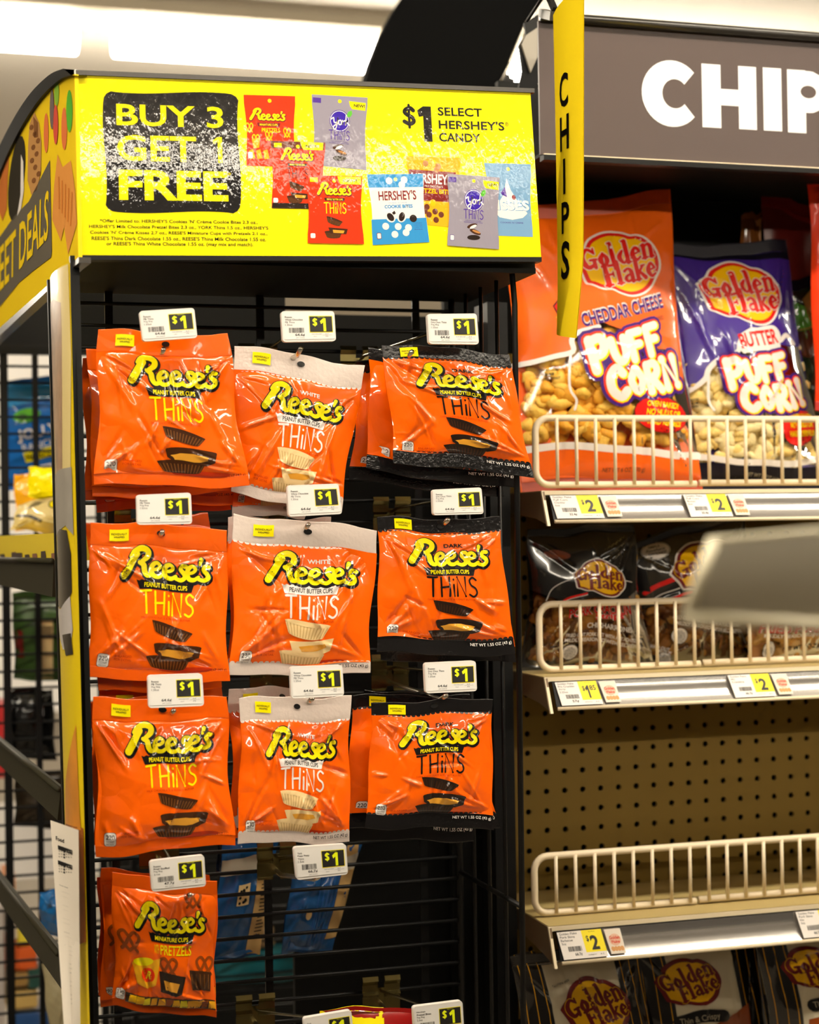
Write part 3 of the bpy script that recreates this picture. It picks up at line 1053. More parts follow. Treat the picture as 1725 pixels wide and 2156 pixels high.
# where the peg of each tag ends in the picture
PEGS = [(345, 743), (634, 741), (868, 748), (342, 1127), (650, 1112), (944, 1102), (366, 1504), (658, 1479), (940, 1472), (400, 1892), (671, 1855), (690, 2230), (925, 2215)]
PEGY = [1.742, 1.735, 1.742, 1.742, 1.742, 1.742, 1.742, 1.742, 1.742, 1.742, 1.742, 1.742, 1.742]
CLIPS = {10: (582, 1812), 11: (538, 2133), 12: (803, 2094)}
GOLDMETAL = mat('hook_metal', (0.19, 0.155, 0.06), rough=.24, metal=1.0)
for i, (q, lines, unit, bar, lab) in enumerate(TAGS):
    c = [at(p[0], p[1], YT) for p in q]
    t = thing('price_tag', (c[0] + c[1]) / 2, 'white ' + lab, 'price tag', 'electronic price tags on the pegs')
    sf = Surf(c)
    # shell with rounded corners and real thickness
    b = MB()
    ss = []
    r = .06
    for cx, cy, a0 in ((1 - r, r * 1.7, -90), (1 - r, 1 - r * 1.7, 0), (r, 1 - r * 1.7, 90), (r, r * 1.7, 180)):
        for k in range(5):
            a = math.radians(a0 + 22.5 * k)
            ss.append((cx + r * math.cos(a), cy + r * 1.7 * math.sin(a)))
    pts = sf.map([p[0] for p in ss], [p[1] for p in ss])
    b.prism([Vector(p) for p in pts], Vector(tuple(-sf.n)) * .007, TAGWHITE)
    b.build('shell', t, bevel=.0008)
    b = MB()
    b.art(cached(('tag', tuple(lines), unit, bar), tag_art, lines, unit, bar), sf)
    b.build('display', t)
    # hook
    tip = at(*PEGS[i], PEGY[i])
    if i in CLIPS:
        cb = at(*CLIPS[i], YB - .006)
    else:
        cb = Vector((tip.x, YB - .006, tip.z + .012))
    h = thing('peg_hook', cb, 'metal peg hook of the ' + lab.replace('cut off by', 'at'), 'peg hook', 'peg hooks on the wire grid')
    b = MB()
    b.tube([(cb.x, YB - .004, cb.z - .012), (cb.x, YB - .03, cb.z - .012), (tip.x, tip.y + .02, tip.z - .002), (tip.x, tip.y, tip.z + .004)], .0026, CHROME, n=8)
    b.build('prong', h)
    top = (c[0] + c[1] + c[2] + c[3]) / 4 + Vector((0, .008, .004))
    b = MB()
    b.tube([(cb.x, YB - .004, cb.z + .004), (cb.x, YB - .03, cb.z + .008), (top.x, YT + .03, top.z), (top.x, YT + .008, top.z)], .0017, GOLDMETAL, n=6)
    b.build('label_arm', h)
    b = MB()
    for sx in (-1, 1):
        x = cb.x + sx * .0135
        prof = [(0, .020), (-.004, .022), (-.006, .017), (-.002, .012), (-.002, .004), (-.006, .001), (-.002, -.003), (-.002, -.018), (-.005, -.021)]
        vs = []
        for dy, dz in prof:
            vs += [(x - .0095, YB - .004 + dy, cb.z + dz), (x + .0095, YB - .004 + dy, cb.z + dz)]
        b.add(vs, [(2 * k, 2 * k + 1, 2 * k + 3, 2 * k + 2) for k in range(len(prof) - 1)], GOLDMETAL)
        b.add([(p[0], p[1] + .0012, p[2]) for p in vs], [(2 * k, 2 * k + 2, 2 * k + 3, 2 * k + 1) for k in range(len(prof) - 1)], GOLDMETAL)
    b.box((cb.x - .006, YB - .0055, cb.z - .016), (cb.x + .006, YB - .0035, cb.z + .008), GOLDMETAL)
    b.build('back_clip', h)

# ------------------------------------------------------------------ the yellow promotion sign
SIGNQ = [(162, 156), (1117, 193), (1140, 542), (168, 538)]
YSN = 1.738
sc_ = [at(p[0], p[1], YSN) for p in SIGNQ]
t = thing('promotion_sign', (sc_[2] + sc_[3]) / 2, 'yellow Buy 3 Get 1 Free sign across the top of the candy rack', 'sign')
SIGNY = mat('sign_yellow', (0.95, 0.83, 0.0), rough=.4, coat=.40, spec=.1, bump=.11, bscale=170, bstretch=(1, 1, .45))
SIGNK = mat('sign_black', (0.006, 0.005, 0.005), rough=.4, coat=.50, spec=.1, bump=.11, bscale=170, bstretch=(1, 1, .45))
SW, SH = 970.0, 368.0
SA = Art(SW, SH)


def sp_(x, y):
    s, q = quad_uv(SIGNQ, x, y)
    return s * SW, q * SH


def sbox(layer, m, body, x0, y0, x1, y1, **k):
    """text between two pixels of the sign in the photograph"""
    a, b_ = sp_(x0, y0), sp_(x1, y1)
    SA.text(layer, m, body, a[0], a[1], b_[0], b_[1], **k)


def spoly(layer, m, pts):
    SA.poly(layer, m, [sp_(*p) for p in pts])


def sign_print(c):
    r = COLORS[c]
    return mat('signprint_' + c, r, rough=.4, coat=.16, spec=.1, bump=.11, bscale=170, bstretch=(1, 1, .45))


INKS['on'] = sign_print
# wavy black square
pts = []
cor = [(213, 190), (487, 197), (490, 451), (217, 446)]
for i in range(4):
    a, b_ = np.array(cor[i]), np.array(cor[(i + 1) % 4])
    nrm = np.array([(b_ - a)[1], -(b_ - a)[0]]) / np.linalg.norm(b_ - a)
    for k in range(2, 19):
        f = k / 20
        pts.append(a + (b_ - a) * f - nrm * (3.0 * math.sin(2 * math.pi * f) + 1.5))
    nx = np.array(cor[(i + 2) % 4])
    p0, p1, p2 = pts[-1], b_, b_ + (nx - b_) * .1
    for k in (.25, .5, .75):
        pts.append((1 - k) ** 2 * p0 + 2 * k * (1 - k) * p1 + k * k * p2)
spoly(1, SIGNK, pts)
sbox(2, SIGNY, 'BUY 3', 239, 218, 455, 270, bold=.018)
sbox(2, SIGNY, 'GET', 240, 283, 400, 342, bold=.018)
a, b_ = sp_(432, 288), sp_(453, 343)
SA.poly(2, SIGNY, [(a[0], a[1] + 8), (a[0] + 10, a[1]), (b_[0], a[1]), (b_[0], b_[1]), (b_[0] - 9, b_[1]), (b_[0] - 9, a[1] + 10), (a[0] + 2, a[1] + 15)])
sbox(2, SIGNY, 'FREE', 244, 357, 465, 424, bold=.034)
sbox(2, SIGNY, '*', 463, 362, 470, 370)
for i, (tx, x0, x1, y) in enumerate((("*Offer Limited to: HERSHEY'S Cookies 'N' Crème Cookie Bites 2.3 oz.,", 207, 525, 461), ("HERSHEY'S Milk Chocolate Pretzel Bites 2.3 oz., YORK Thins 1.5 oz., HERSHEY'S", 186, 547, 473),
                                     ("Cookies 'N' Crème Kisses 2.7 oz., REESE'S Miniature Cups with Pretzels 2.1 oz.,", 188, 545, 485.5),
                                     ("REESE'S Thins Dark Chocolate 1.55 oz., REESE'S Thins Milk Chocolate 1.55 oz.", 191, 542, 497.5), ("or REESE'S Thins White Chocolate 1.55 oz. (may mix and match).", 220, 516, 509))):
    sbox(1, SIGNK, tx, x0, y, x1, y + 11.5, bold=.012)
# dollar one
a, b_ = sp_(864, 223), sp_(898, 298)
SA.poly(1, SIGNK, [(a[0], a[1] + 9), (a[0] + 13, a[1]), (b_[0], a[1]), (b_[0], b_[1]), (b_[0] - 18, b_[1]), (b_[0] - 18, a[1] + 21), (a[0] + 3, a[1] + 23)])
a = sp_(847, 263)
SA.frame(a[0], a[1], 1.28, 1.28)
SA.stroke(1, SIGNK, [(8, -25), (3, -29), (-4, -27), (-7, -22), (-2, -17), (6, -13), (8, -6), (1, -2), (-8, -6)], 6.6)
SA.stroke(1, SIGNK, [(0.5, -34), (0.5, 4)], 4.2, smooth=0)
SA.home()
sbox(1, SIGNK, 'SELECT', 909, 225, 1008, 246, bold=.016)
sbox(1, SIGNK, "HERSHEY'S", 911, 252, 1058, 275, bold=.016)
sbox(1, SIGNK, '®', 1059, 257, 1067, 266)
sbox(1, SIGNK, 'CANDY', 912, 279, 1004, 300, bold=.016)


def mini(layer, q, col, top, hdr=None, foot=None):
    """small picture of a bag on the sign; q are its four pixels, returns a function that maps its own 100x100 box"""
    tl, tr, br, bl = [np.array(sp_(*p)) for p in q]
    f = lambda s, t: tuple((1 - s) * (1 - t) * tl + s * (1 - t) * tr + s * t * br + (1 - s) * t * bl)
    side = []
    n = 8
    for k in range(n + 1):
        side.append(.035 * math.sin(math.pi * min(1, max(0, (k / n - .12) / .78))))
    SA.poly(layer, sign_print(col), [f(side[k], k / n) for k in range(n + 1)] + [f(1 - side[k], k / n) for k in range(n, -1, -1)])
    if top:
        SA.poly(layer + 1, sign_print(top), [f(0, 0), f(1, 0), f(.985, hdr), f(.015, hdr)])
    if foot:
        SA.poly(layer + 1, sign_print(foot[0]), [f(.015, foot[1]), f(.985, foot[1]), f(1, 1), f(0, 1)])
    ex, ey = np.array(f(.5, .5)) - np.array(f(.49, .5)), np.array(f(.5, .5)) - np.array(f(.5, .49))
    a_ = f(0, 0)
    SA.disc(layer + 2, SIGNY, *f(.5, .075), 4)
    # affine frame of the bag
    M = np.c_[(np.array(f(1, 0)) + np.array(f(1, 1)) - np.array(f(0, 0)) - np.array(f(0, 1))) / 200, (np.array(f(0, 1)) + np.array(f(1, 1)) - np.array(f(0, 0)) - np.array(f(1, 0))) / 200, np.array(a_)]

    def sub(x, y, k, ky=None):
        ky = k if ky is None else ky
        SA.M = np.c_[M[:, 0] * k, M[:, 1] * ky, M[:, :2] @ np.array([x, y]) + M[:, 2]]
    return sub


def mini_thins(layer, q, col, top=None, foot=None, thin='logo_yellow'):
    sub = mini(layer, q, col, top, .11, foot)
    sub(0, 0, 1)
    SA.poly(layer + 2, sign_print('logo_yellow'), [(56, .5), (99, .5), (98, 12), (62, 12), (59, 9)])
    L(SA, layer + 3, SIGNK, 'NEW!', 66, 4, 91, 9, bold=.03)
    SA.rect(layer + 3, sign_print('logo_yellow'), 7, 3, 21, 9.5)
    sub(20, 28, .6, .55)
    logo_script(SA, layer + 3, 100, outline='hershey')
    sub(0, 0, 1)
    ribbon(SA, layer + 3, 'choc', 'logo_yellow', 'PEANUT BUTTER CUPS', 31, 32, 69, 37)
    sub(31, 55, .67, .75)
    thins(SA, layer + 3, thin)
    sub(0, 0, 1)
    fluted(SA, layer + 3, 48, 67, 30, 7, 16, 'choc', 'choc_light', 'choc')
    fluted(SA, layer + 3, 46, 86, 32, 8, 0, 'choc', 'choc_light', 'choc')
    SA.poly(layer + 6, sign_print('choc'), [(37, 76), (72, 78), (69, 86), (41, 85)])
    SA.poly(layer + 7, sign_print('peanut'), [(45, 79.5), (66, 80.5), (64, 84.5), (46, 84)])
    SA.rect(layer + 3, sign_print('white'), 5.5, 85, 14, 92, 1.8)
    SA.home()


def mini_york(layer, q):
    sub = mini(layer, q, 'lilac', None)
    sub(0, 0, 1)
    SA.rect(layer + 1, sign_print('violet'), 2, 4, 17, 11)
    SA.poly(layer + 1, sign_print('logo_yellow'), [(68, 5), (99, 6), (98, 17), (74, 16), (70, 12)])
    L(SA, layer + 2, SIGNK, 'NEW!', 77, 8.5, 97, 13, bold=.03)
    SA.disc(layer + 1, sign_print('violet'), 51, 34, 18.5, 15.5)
    SA.disc(layer + 2, sign_print('white'), 51, 34, 17.2, 14.4)
    SA.disc(layer + 3, sign_print('blue_purple'), 51, 34, 16.2, 13.5)
    SA.poly(layer + 4, sign_print('green'), [(64, 25), (67, 20), (73, 18), (74, 23), (71, 27), (66, 28)])
    for st in ([(36, 32), (40, 30), (41, 36), (46, 36), (48, 29), (45, 43), (41, 46), (40, 42), (47, 38)], [(49, 34), (53, 33), (54, 38), (50, 39), (49, 35)], [(56, 33), (57, 39), (57, 35), (61, 33)],
               [(63, 25), (62, 39), (62, 36), (67, 32), (64, 35), (69, 39)]):
        SA.stroke(layer + 4, sign_print('white'), st, 1.9)
    sub(32, 60, .64, .62)
    thins(SA, layer + 2, 'violet', 2.3)
    sub(0, 0, 1)
    L(SA, layer + 2, sign_print('violet'), 'DARK CHOCOLATE COVERED', 35, 62, 65, 63.6)
    L(SA, layer + 2, sign_print('violet'), 'PEPPERMINT PATTIES', 32, 64.4, 68, 66)
    SA.disc(layer + 2, sign_print('choc'), 48, 70, 10, 3, -14)
    SA.disc(layer + 3, sign_print('white'), 50, 71, 7, 2.0, -20)
    SA.disc(layer + 2, sign_print('choc'), 54, 78, 11, 3.2, 14)
    SA.disc(layer + 3, sign_print('tan'), 56, 77.6, 8, 1.6, 12)
    SA.disc(layer + 2, sign_print('dark_choc'), 51, 86, 12.5, 3.6, -2)
    SA.rect(layer + 1, sign_print('violet'), 6, 84, 14, 92, 1.5)
    SA.rect(layer + 2, sign_print('white'), 6.6, 84.6, 13.4, 91.4, 1.3)
    SA.home()


# pretzel pouch picture
sub = mini(1, [(496, 199), (603, 202), (605, 351), (502, 349)], 'orange_red', None)
sub(11, 35, .70, .50)
logo_script(SA, 4, 100, outline='hershey')
sub(0, 0, 1)
ribbon(SA, 4, 'hershey', 'logo_yellow', 'MINIATURE CUPS', 24, 38, 72, 44)
L(SA, 4, sign_print('logo_yellow'), 'PRETZELS', 34, 46, 70, 52, bold=.01)
for x, y in ((10, 46), (48, 57), (84, 52), (22, 62)):
    pretzel(SA, 3, x, y, 7, 'gold')
for k in range(6):
    SA.poly(3, sign_print('amber'), [(8 + 14 * k, 78), (16 + 14 * k, 76), (20 + 14 * k, 89), (10 + 14 * k, 90)])
SA.poly(3, sign_print('amber'), [(14, 62), (30, 60), (28, 74), (17, 75)])
SA.rect(4, sign_print('white'), 6, 80, 15, 89, 2)
SA.home()
mini_york(1, [(638, 198), (757, 205), (754, 358), (640, 347)])
mini_thins(9, [(551, 296), (666, 300), (664, 440), (554, 438)], 'orange_red', top='brown', foot=('dark_choc', .92), thin='ink')
mini_thins(20, [(625, 369), (744, 371), (748, 514), (629, 512)], 'orange_red')
# pretzel bites picture
sub = mini(1, [(840, 328), (960, 332), (952, 480), (850, 470)], 'amber', None)
sub(0, 0, 1)
SA.rect(3, sign_print('hershey'), 5, 19, 98, 63)
L(SA, 4, sign_print('white'), "HERSHEY'S", 10, 23, 92, 38, bold=.02)
L(SA, 4, sign_print('white'), 'MILK CHOCOLATE', 36, 40, 72, 43)
L(SA, 4, sign_print('gold'), 'PRETZEL BITES', 16, 45, 92, 52, bold=.03)
for x, y in ((38, 9), (63, 12), (60, 17)):
    SA.disc(4, sign_print('tan'), x, y, 5.5, 4.4)
for x, y in ((40, 72), (56, 78), (68, 82), (58, 90), (44, 83), (36, 78)):
    SA.disc(4, sign_print('brown'), x, y, 5.5, 4.4)
SA.disc(5, sign_print('amber'), 52, 66, 7, 5.5)
SA.disc(6, sign_print('gold'), 52, 67, 5, 4)
SA.home()
# kisses picture
sub = mini(1, [(1012, 343), (1117, 346), (1121, 499), (1036, 496)], 'sky_pale', None)
sub(0, 0, 1)
SA.poly(3, sign_print('white'), [(50, 20), (57, 36), (70, 50), (86, 60), (92, 68), (80, 74), (55, 77), (25, 74), (14, 66), (26, 54), (40, 42), (45, 30)])
SA.poly(4, sign_print('violet'), [(33, 40), (44, 32), (47, 46), (36, 43)])
SA.disc(4, sign_print('hershey'), 63, 46, 4.4, 3.4)
L(SA, 5, sign_print('sky'), 'KISSES', -2, 50.6, 99, 64.6, bold=.05)
L(SA, 6, sign_print('white'), 'KISSES', -3, 50, 98, 64, bold=.04)
L(SA, 4, sign_print('violet'), "COOKIES 'N' CREME", 26, 80, 80, 82)
SA.home()
# cookie bites picture
sub = mini(9, [(755, 367), (876, 366), (890, 510), (767, 516)], 'white', 'sky', .19, ('sky', .64))
sub(0, 0, 1)
L(SA, 12, sign_print('hershey'), "HERSHEY'S", 17, 24, 84, 38, bold=.02)
L(SA, 12, sign_print('sky'), "COOKIES 'N' CREME", 33, 41, 66, 42.6)
L(SA, 12, sign_print('sky'), 'COOKIE BITES', 26, 44.5, 76, 49.5, bold=.04)
for x, y in ((38, 10), (65, 9), (60, 16), (25, 75), (47, 76), (65, 78), (40, 87), (60, 85)):
    SA.disc(12, sign_print('white'), x, y, 6, 5)
for x in (35, 55):
    SA.disc(12, sign_print('white'), x, 63, 8.5, 6.5, 20 if x < 40 else -30)
    SA.disc(13, sign_print('dark_choc'), x, 62, 7, 5, 40 if x < 40 else -60)
SA.poly(12, sign_print('dark_choc'), [(38, 56), (43, 53), (45, 57), (41, 59)])
SA.disc(12, sign_print('dark_choc'), 75, 65, 6.5, 5.4)
for k in range(4):
    L(SA, 12, sign_print('violet'), ('crunchy pieces', 'cookie in every', 'creamy white', 'bite')[k], 76, 71 + 3 * k, 90, 72.6 + 3 * k)
SA.rect(12, sign_print('hershey'), 8, 84, 16, 93, 1.8)
SA.rect(13, sign_print('white'), 8.8, 84.8, 15.2, 92.2, 1.5)
SA.home()
mini_york(20, [(930, 366), (1046, 374), (1044, 525), (929, 517)])

INKS['on'] = None
ssf = Surf(sc_)
b = MB()
g = [Vector(p) for p in sc_]
b.prism(g, Vector((0, .003, 0)), SIGNY)
b.art(SA, ssf, lift=.0002, step=.00004)
b.build('sign_card', t)
b = MB()
TRIM = mat('sign_channel', (0.045, 0.04, 0.035), rough=.3)
q = [at(x, y, YSN - .002) for x, y in ((159, 147), (1126, 186), (1126, 195), (160, 157))]
b.prism(q, Vector((0, .014, 0)), TRIM)
b.build('top_channel', t)
b = MB()
q = [at(x, y, YSN - .002) for x, y in ((166, 537), (1141, 541), (1141, 551), (166, 547))]
b.prism(q, Vector((0, .014, 0)), BLACK)
b.build('bottom_channel', t)
b = MB()
q = [at(x, y, YSN - .002) for x, y in ((157, 146), (162, 146), (171, 541), (165, 541))]
b.prism(q, Vector((0, .006, 0)), WHITE)
b.build('edge_strip', t)

# ------------------------------------------------------------------ the wire display rack that holds the pegs
t = thing('display_rack', at(640, 2160, YB), 'black wire display rack that carries the orange candy pouches', 'display rack')
b = MB()
zt = at(640, 548, YSN).z
x0, x1 = at(168, 548, YSN).x, at(1139, 548, YSN).x
b.box((x0, YSN + .016, zt - .004), (x1, YB + .02, zt + .002), BLACK2)
b.box((x0, YSN + .018, zt), (x1, YSN + .024, at(640, 180, YSN).z), BLACK2)
b.build('canopy', t)
b = MB()
b.bar(at(156, 540, YF - .008), at(199, 2200, YF - .008), .012, .009, BLACK)
b.build('post', t)
b = MB()
b.tube([at(1078, 569, YF + .004), at(1084, 640, YF + .004), at(1103, 2200, YF + .004)], .0034, BLACK)
b.build('post', t)
b = MB()
xl, xr = at(162, 600, YB).x, at(950, 610, YB).x
z0 = at(500, 600, YB).z
k = 0
while z0 - .0254 * k > 0.66:
    z = z0 - .0254 * k
    b.tube([(xl, YB, z), (xr + .002, YB, z)], .0024, BLACK, n=6)
    k += 1
zb = z0 - .0254 * (k - 1)
for px in (229, 548, 876):
    x = at(px, 600, YB).x
    b.bar((x, YB + .004, z0 + .03), (x, YB + .004, zb), .009, .004, BLACK)
b.build('back_grid', t)
b = MB()
xf = at(1080, 570, YF).x
for k, z in enumerate((at(1080, 571, YF).z, at(1095, 1911, YF).z)):
    b.tube([(xr, YB, z0 if k == 0 else z), (xf, YF + .004, z)], .0030, mat('grey_steel', (0.32, 0.29, 0.24), rough=.3, metal=.8) if k == 0 else BLACK)
for f in (0.25, 0.5, 0.75):
    x = xr + (xf - xr) * f
    y = YB + (YF - YB) * f
    b.tube([(x, y, z0), (x, y, zb)], .0024, BLACK, n=6)
b.tube([(xr, YB, z0), (xr, YB, zb)], .004, BLACK, n=6)
b.build('side_grid', t)

# dark panel behind the grid
mb = MB()
mb.box((at(600, 600, 2.16).x, 2.16, .4), (at(1046, 560, 2.05).x + .05, 2.17, zt), BLACK2)
mb.box((at(150, 560, 2.16).x, 2.16, at(400, 745, 2.16).z), (at(600, 600, 2.16).x, 2.17, zt + .06), BLACK2)
tag(mb.build('back_panel'), 'black back panel behind the wires of the candy rack', 'panel')
mb = MB()
mb.bar((at(1032, 570, 2.0).x, 2.0, .3), (at(1032, 570, 2.0).x, 2.0, zt - .005), .026, .05, BLACK)
tag(mb.build('shelving_upright'), 'black steel upright between the candy rack and the chip shelves', 'upright')

# ------------------------------------------------------------------ the side of the rack that runs away to the left
DIRL = Vector((-0.09, 1.0, 0.0)).normalized()
PL0 = at(157, 560, YF - .012)
NL = Vector((-DIRL.y, DIRL.x, 0.0))            # points to the left, out of the side


def pl(px, py, off=0.0):
    return atp(px, py, PL0 + NL * off, NL)


SIDEQ = [(-75, 155), (158, 155), (165, 541), (-75, 760)]
t = thing('side_sign', pl(165, 540), 'rounded yellow side sign reading Sweet Deals, left of the promotion sign', 'sign')
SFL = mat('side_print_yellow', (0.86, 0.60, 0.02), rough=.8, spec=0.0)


def sprint(n, c=None):
    return mat('side_print_' + n, c or COLORS.get(n), rough=.8, spec=0.0)


arc = [(157, 156), (137, 163), (120, 175), (95, 199), (72, 229), (48, 268), (25, 312), (8, 350), (-15, 410), (-40, 490), (-60, 600), (-66, 745)]
outl = arc + [(0, 690), (165, 541)]
b = MB()
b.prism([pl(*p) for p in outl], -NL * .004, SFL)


def spl(mbx, m, pts, off=.0006):
    q = [pl(p[0], p[1], off) for p in pts]
    tr = tessellate_polygon([[Vector((p[0], p[1], 0)) for p in pts]])
    mbx.add(q, [tuple(x) for x in tr], m)


def ell(cx, cy, rx, ry, rot=0, n=18):
    c, s = math.cos(math.radians(rot)), math.sin(math.radians(rot))
    return [(cx + rx * math.cos(a) * c - ry * math.sin(a) * s, cy + rx * math.cos(a) * s + ry * math.sin(a) * c) for a in [2 * math.pi * k / n for k in range(n)]]


GREYP = sprint('grey', (0.115, 0.10, 0.075))
spl(b, GREYP, [(-70, 520), (0, 498), (30, 455), (60, 425), (105, 337), (109, 530), (107, 542), (70, 570), (40, 595), (0, 645), (-70, 715)], .0006)
spl(b, sprint('green'), ell(146, 234, 6.5, 45))
spl(b, sprint('orange_candy', (0.72, 0.19, 0.06)), ell(135, 271, 6, 45))
spl(b, sprint('green2', (0.25, 0.45, 0.05)), ell(119, 196, 5, 28))
spl(b, sprint('red_candy', (0.62, 0.09, 0.06)), ell(117, 262, 5, 42), .0009)
spl(b, sprint('brown_candy', (0.16, 0.12, 0.11)), ell(109, 230, 4.5, 42), .0009)
spl(b, sprint('orange_candy'), ell(97, 280, 5, 42))
NUT = sprint('nougat', (0.50, 0.26, 0.09))
spl(b, NUT, [(62, 262), (72, 236), (82, 258), (87, 300), (86, 360), (78, 400), (66, 410), (58, 380), (59, 310)])
for k in range(9):
    y = 268 + 14 * k
    spl(b, sprint('nut_dark', (0.20, 0.085, 0.03)), ell(66 + (k * 7) % 17, y, 4, 6, 20), .0009)
spl(b, sprint('nut_dark'), [(70, 245), (80, 258), (80, 288), (72, 290)], .0009)
spl(b, sprint('cookie', (0.035, 0.03, 0.022)), ell(35, 375, 16, 90, 6))
spl(b, sprint('cream2', (0.80, 0.74, 0.66)), [(44, 325), (49, 340), (50, 400), (44, 440), (36, 455), (43, 410)], .0009)
spl(b, sprint('cookie_tan', (0.55, 0.17, 0.04)), [(20, 315), (8, 350), (-2, 390), (-4, 440), (5, 465), (14, 440), (16, 380)])
WAF = sprint('wafer', (0.72, 0.30, 0.07))
spl(b, WAF, [(121, 325), (132, 352), (149, 338), (158, 400), (162, 470), (143, 535), (135, 478), (128, 508), (110, 462), (114, 390)])
for k in range(5):
    spl(b, sprint('wafer2', (0.60, 0.20, 0.04)), [(122 + 7 * k, 372 + 8 * k), (125 + 7 * k, 372 + 8 * k), (126 + 6 * k, 440 + 9 * k), (123 + 6 * k, 440 + 9 * k)], .0009)
# lettering on the grey band, fitted between its two slanted lines
AT = Art(100, 100)
AT.text(0, SFL, 'SWEET DEALS', 0, 0, 100, 100, bold=.014)
vv = AT.items[0][2]
BQ = [(-35, 562), (103, 397), (101, 502), (-35, 652)]
qv = []
for s_, t_ in vv / 100.0:
    p = (1 - s_) * (1 - t_) * np.array(BQ[0]) + s_ * (1 - t_) * np.array(BQ[1]) + s_ * t_ * np.array(BQ[2]) + (1 - s_) * t_ * np.array(BQ[3])
    qv.append(pl(p[0], p[1], .0012))
b.add(qv, AT.items[0][3], SFL)
b.build('sign_card', t)
b = MB()
sm = spline(arc, 4)
n = len(sm)
vs = []
for i, p in enumerate(sm):
    q = pl(p[0], p[1], 0)
    d = sm[min(i + 1, n - 1)] - sm[max(i - 1, 0)]
    d = d / np.linalg.norm(d)
    o = np.array([d[1], -d[0]])
    if o[1] > 0 and o[0] > 0:
        o = -o
    o = np.array([-abs(o[0]), -abs(o[1])])
    k = 10 if p[1] < 420 else 14
    pin, pout = pl(p[0] - o[0] * 3, p[1] - o[1] * 3, .0), pl(p[0] + o[0] * k, p[1] + o[1] * k, .0)
    vs += [pin + NL * .004, pout + NL * .010, pout - NL * .012, pin - NL * .012]
fs = []
for i in range(n - 1):
    for k in range(4):
        fs.append((4 * i + k, 4 * i + (k + 1) % 4, 4 * i + 4 + (k + 1) % 4, 4 * i + 4 + k))
b.add(vs, fs, mat('rim_black', (0.006, 0.006, 0.005), rough=.5, spec=.08), False)
b.build('rim', t)
b = MB()
b.prism([pl(166, 541, .002), pl(0, 690, .002), pl(-70, 757, .002), pl(-70, 775, .002), pl(0, 706, .002), pl(150, 566, .002), pl(166, 553, .002)], -NL * .012, mat('sign_channel', (0.045, 0.04, 0.035)))
b.build('bottom_channel', t)

# printed strip that wraps the corner
STQ = [(106, 588), (147, 552), (190, 2200), (151, 2200)]
sq = [atp(p[0], p[1], PL0 + NL * .004, NL) for p in STQ]
st = Surf(sq, bulge=.006, t1=-.5, t2=1.5)
if st.n[0] > 0:
    st.n = -st.n
t = thing('corner_strip', pl(130, 1400), 'printed yellow and chocolate strip down the corner of the candy rack', 'sign strip')
A = Art(100, 3800, 12)


def stp(m, pts, layer=1):
    A.poly(layer, m, [(lambda u: (u[0] * 100, u[1] * 3800))(quad_uv(STQ, *p)) for p in pts])


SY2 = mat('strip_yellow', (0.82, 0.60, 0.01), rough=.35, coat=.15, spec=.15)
SYL = mat('strip_light', (0.83, 0.66, 0.28), rough=.3, coat=.15, spec=.15)
stp(SYL, [(112, 586), (146, 556), (152, 760), (156, 1095), (122, 1095), (114, 700)])
CARA = mat('strip_caramel', (0.50, 0.30, 0.16), rough=.3, coat=.5, noise=.5, nscale=60)
stp(CARA, [(113, 640), (124, 632), (138, 640), (140, 700), (142, 830), (144, 1010), (130, 1010), (124, 900), (118, 900), (112, 700)], 2)
stp(mat('strip_choc', (0.07, 0.03, 0.012), rough=.3, noise=.5, nscale=60), [(108, 640), (113, 640), (117, 760), (122, 900), (126, 1000), (122, 1030), (114, 860)], 3)
stp(mat('strip_grey', (0.36, 0.33, 0.28), rough=.3, coat=.15, spec=.15, noise=.3), [(124, 1015), (140, 1000), (156, 995), (160, 1140), (150, 1120), (140, 1130), (128, 1150), (122, 1090)], 4)
stp(mat('strip_dark', (0.020, 0.016, 0.010), rough=.18, coat=.5), [(127, 1145), (140, 1128), (152, 1130), (158, 1180), (160, 1262), (153, 1290), (140, 1296), (128, 1286), (125, 1200)], 5)
stp(mat('strip_chrome', (0.70, 0.65, 0.62), rough=.2, coat=.5), [(129, 1292), (142, 1298), (158, 1270), (162, 1340), (160, 1372), (148, 1384), (138, 1356)], 6)
stp(mat('strip_dark'), [(146, 1352), (160, 1348), (163, 1392), (153, 1396)], 7)
stp(mat('strip_orange', (0.72, 0.28, 0.03), rough=.3, coat=.15, spec=.15, noise=.4), [(168, 1540), (174, 1720), (176, 1760), (150, 1745), (152, 1660), (160, 1600)], 5)
stp(mat('strip_rust', (0.33, 0.10, 0.015), rough=.3, coat=.15, spec=.15, noise=.6, nscale=40), [(150, 1745), (178, 1755), (184, 1990), (150, 2010)], 5)
b = MB()
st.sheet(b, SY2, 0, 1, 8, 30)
st.sheet(b, BLACK2, 0, 1, 4, 4, lift=.004, sign=-1)
b.art(A, st, lift=.0003, step=.00008)
b.build('strip', t)
b = MB()
b.bar(atp(104, 590, PL0 + NL * .004, NL), atp(150, 2200, PL0 + NL * .004, NL), .005, .006, BLACK)
b.build('edge_channel', t)

# paper shelf plan stuck over the strip
PQ = [(106, 1727), (165, 1748), (169, 2200), (137, 2200)]
pq = [atp(p[0], p[1], PL0 + NL * (.030 if i in (0, 3) else .012), NL) for i, p in enumerate(PQ)]
ps = Surf(pq)
t = thing('shelf_plan', pq[0], 'white paper shelf plan headed Food, stuck to the corner strip', 'paper')
PAPER = mat('plan_paper', (0.80, 0.72, 0.60), rough=.8)
b = MB()
ps.sheet(b, PAPER, 0, 1, 4, 10)
ps.sheet(b, PAPER, 0, 1, 2, 2, lift=-.0006)
A = Art(100, 800)


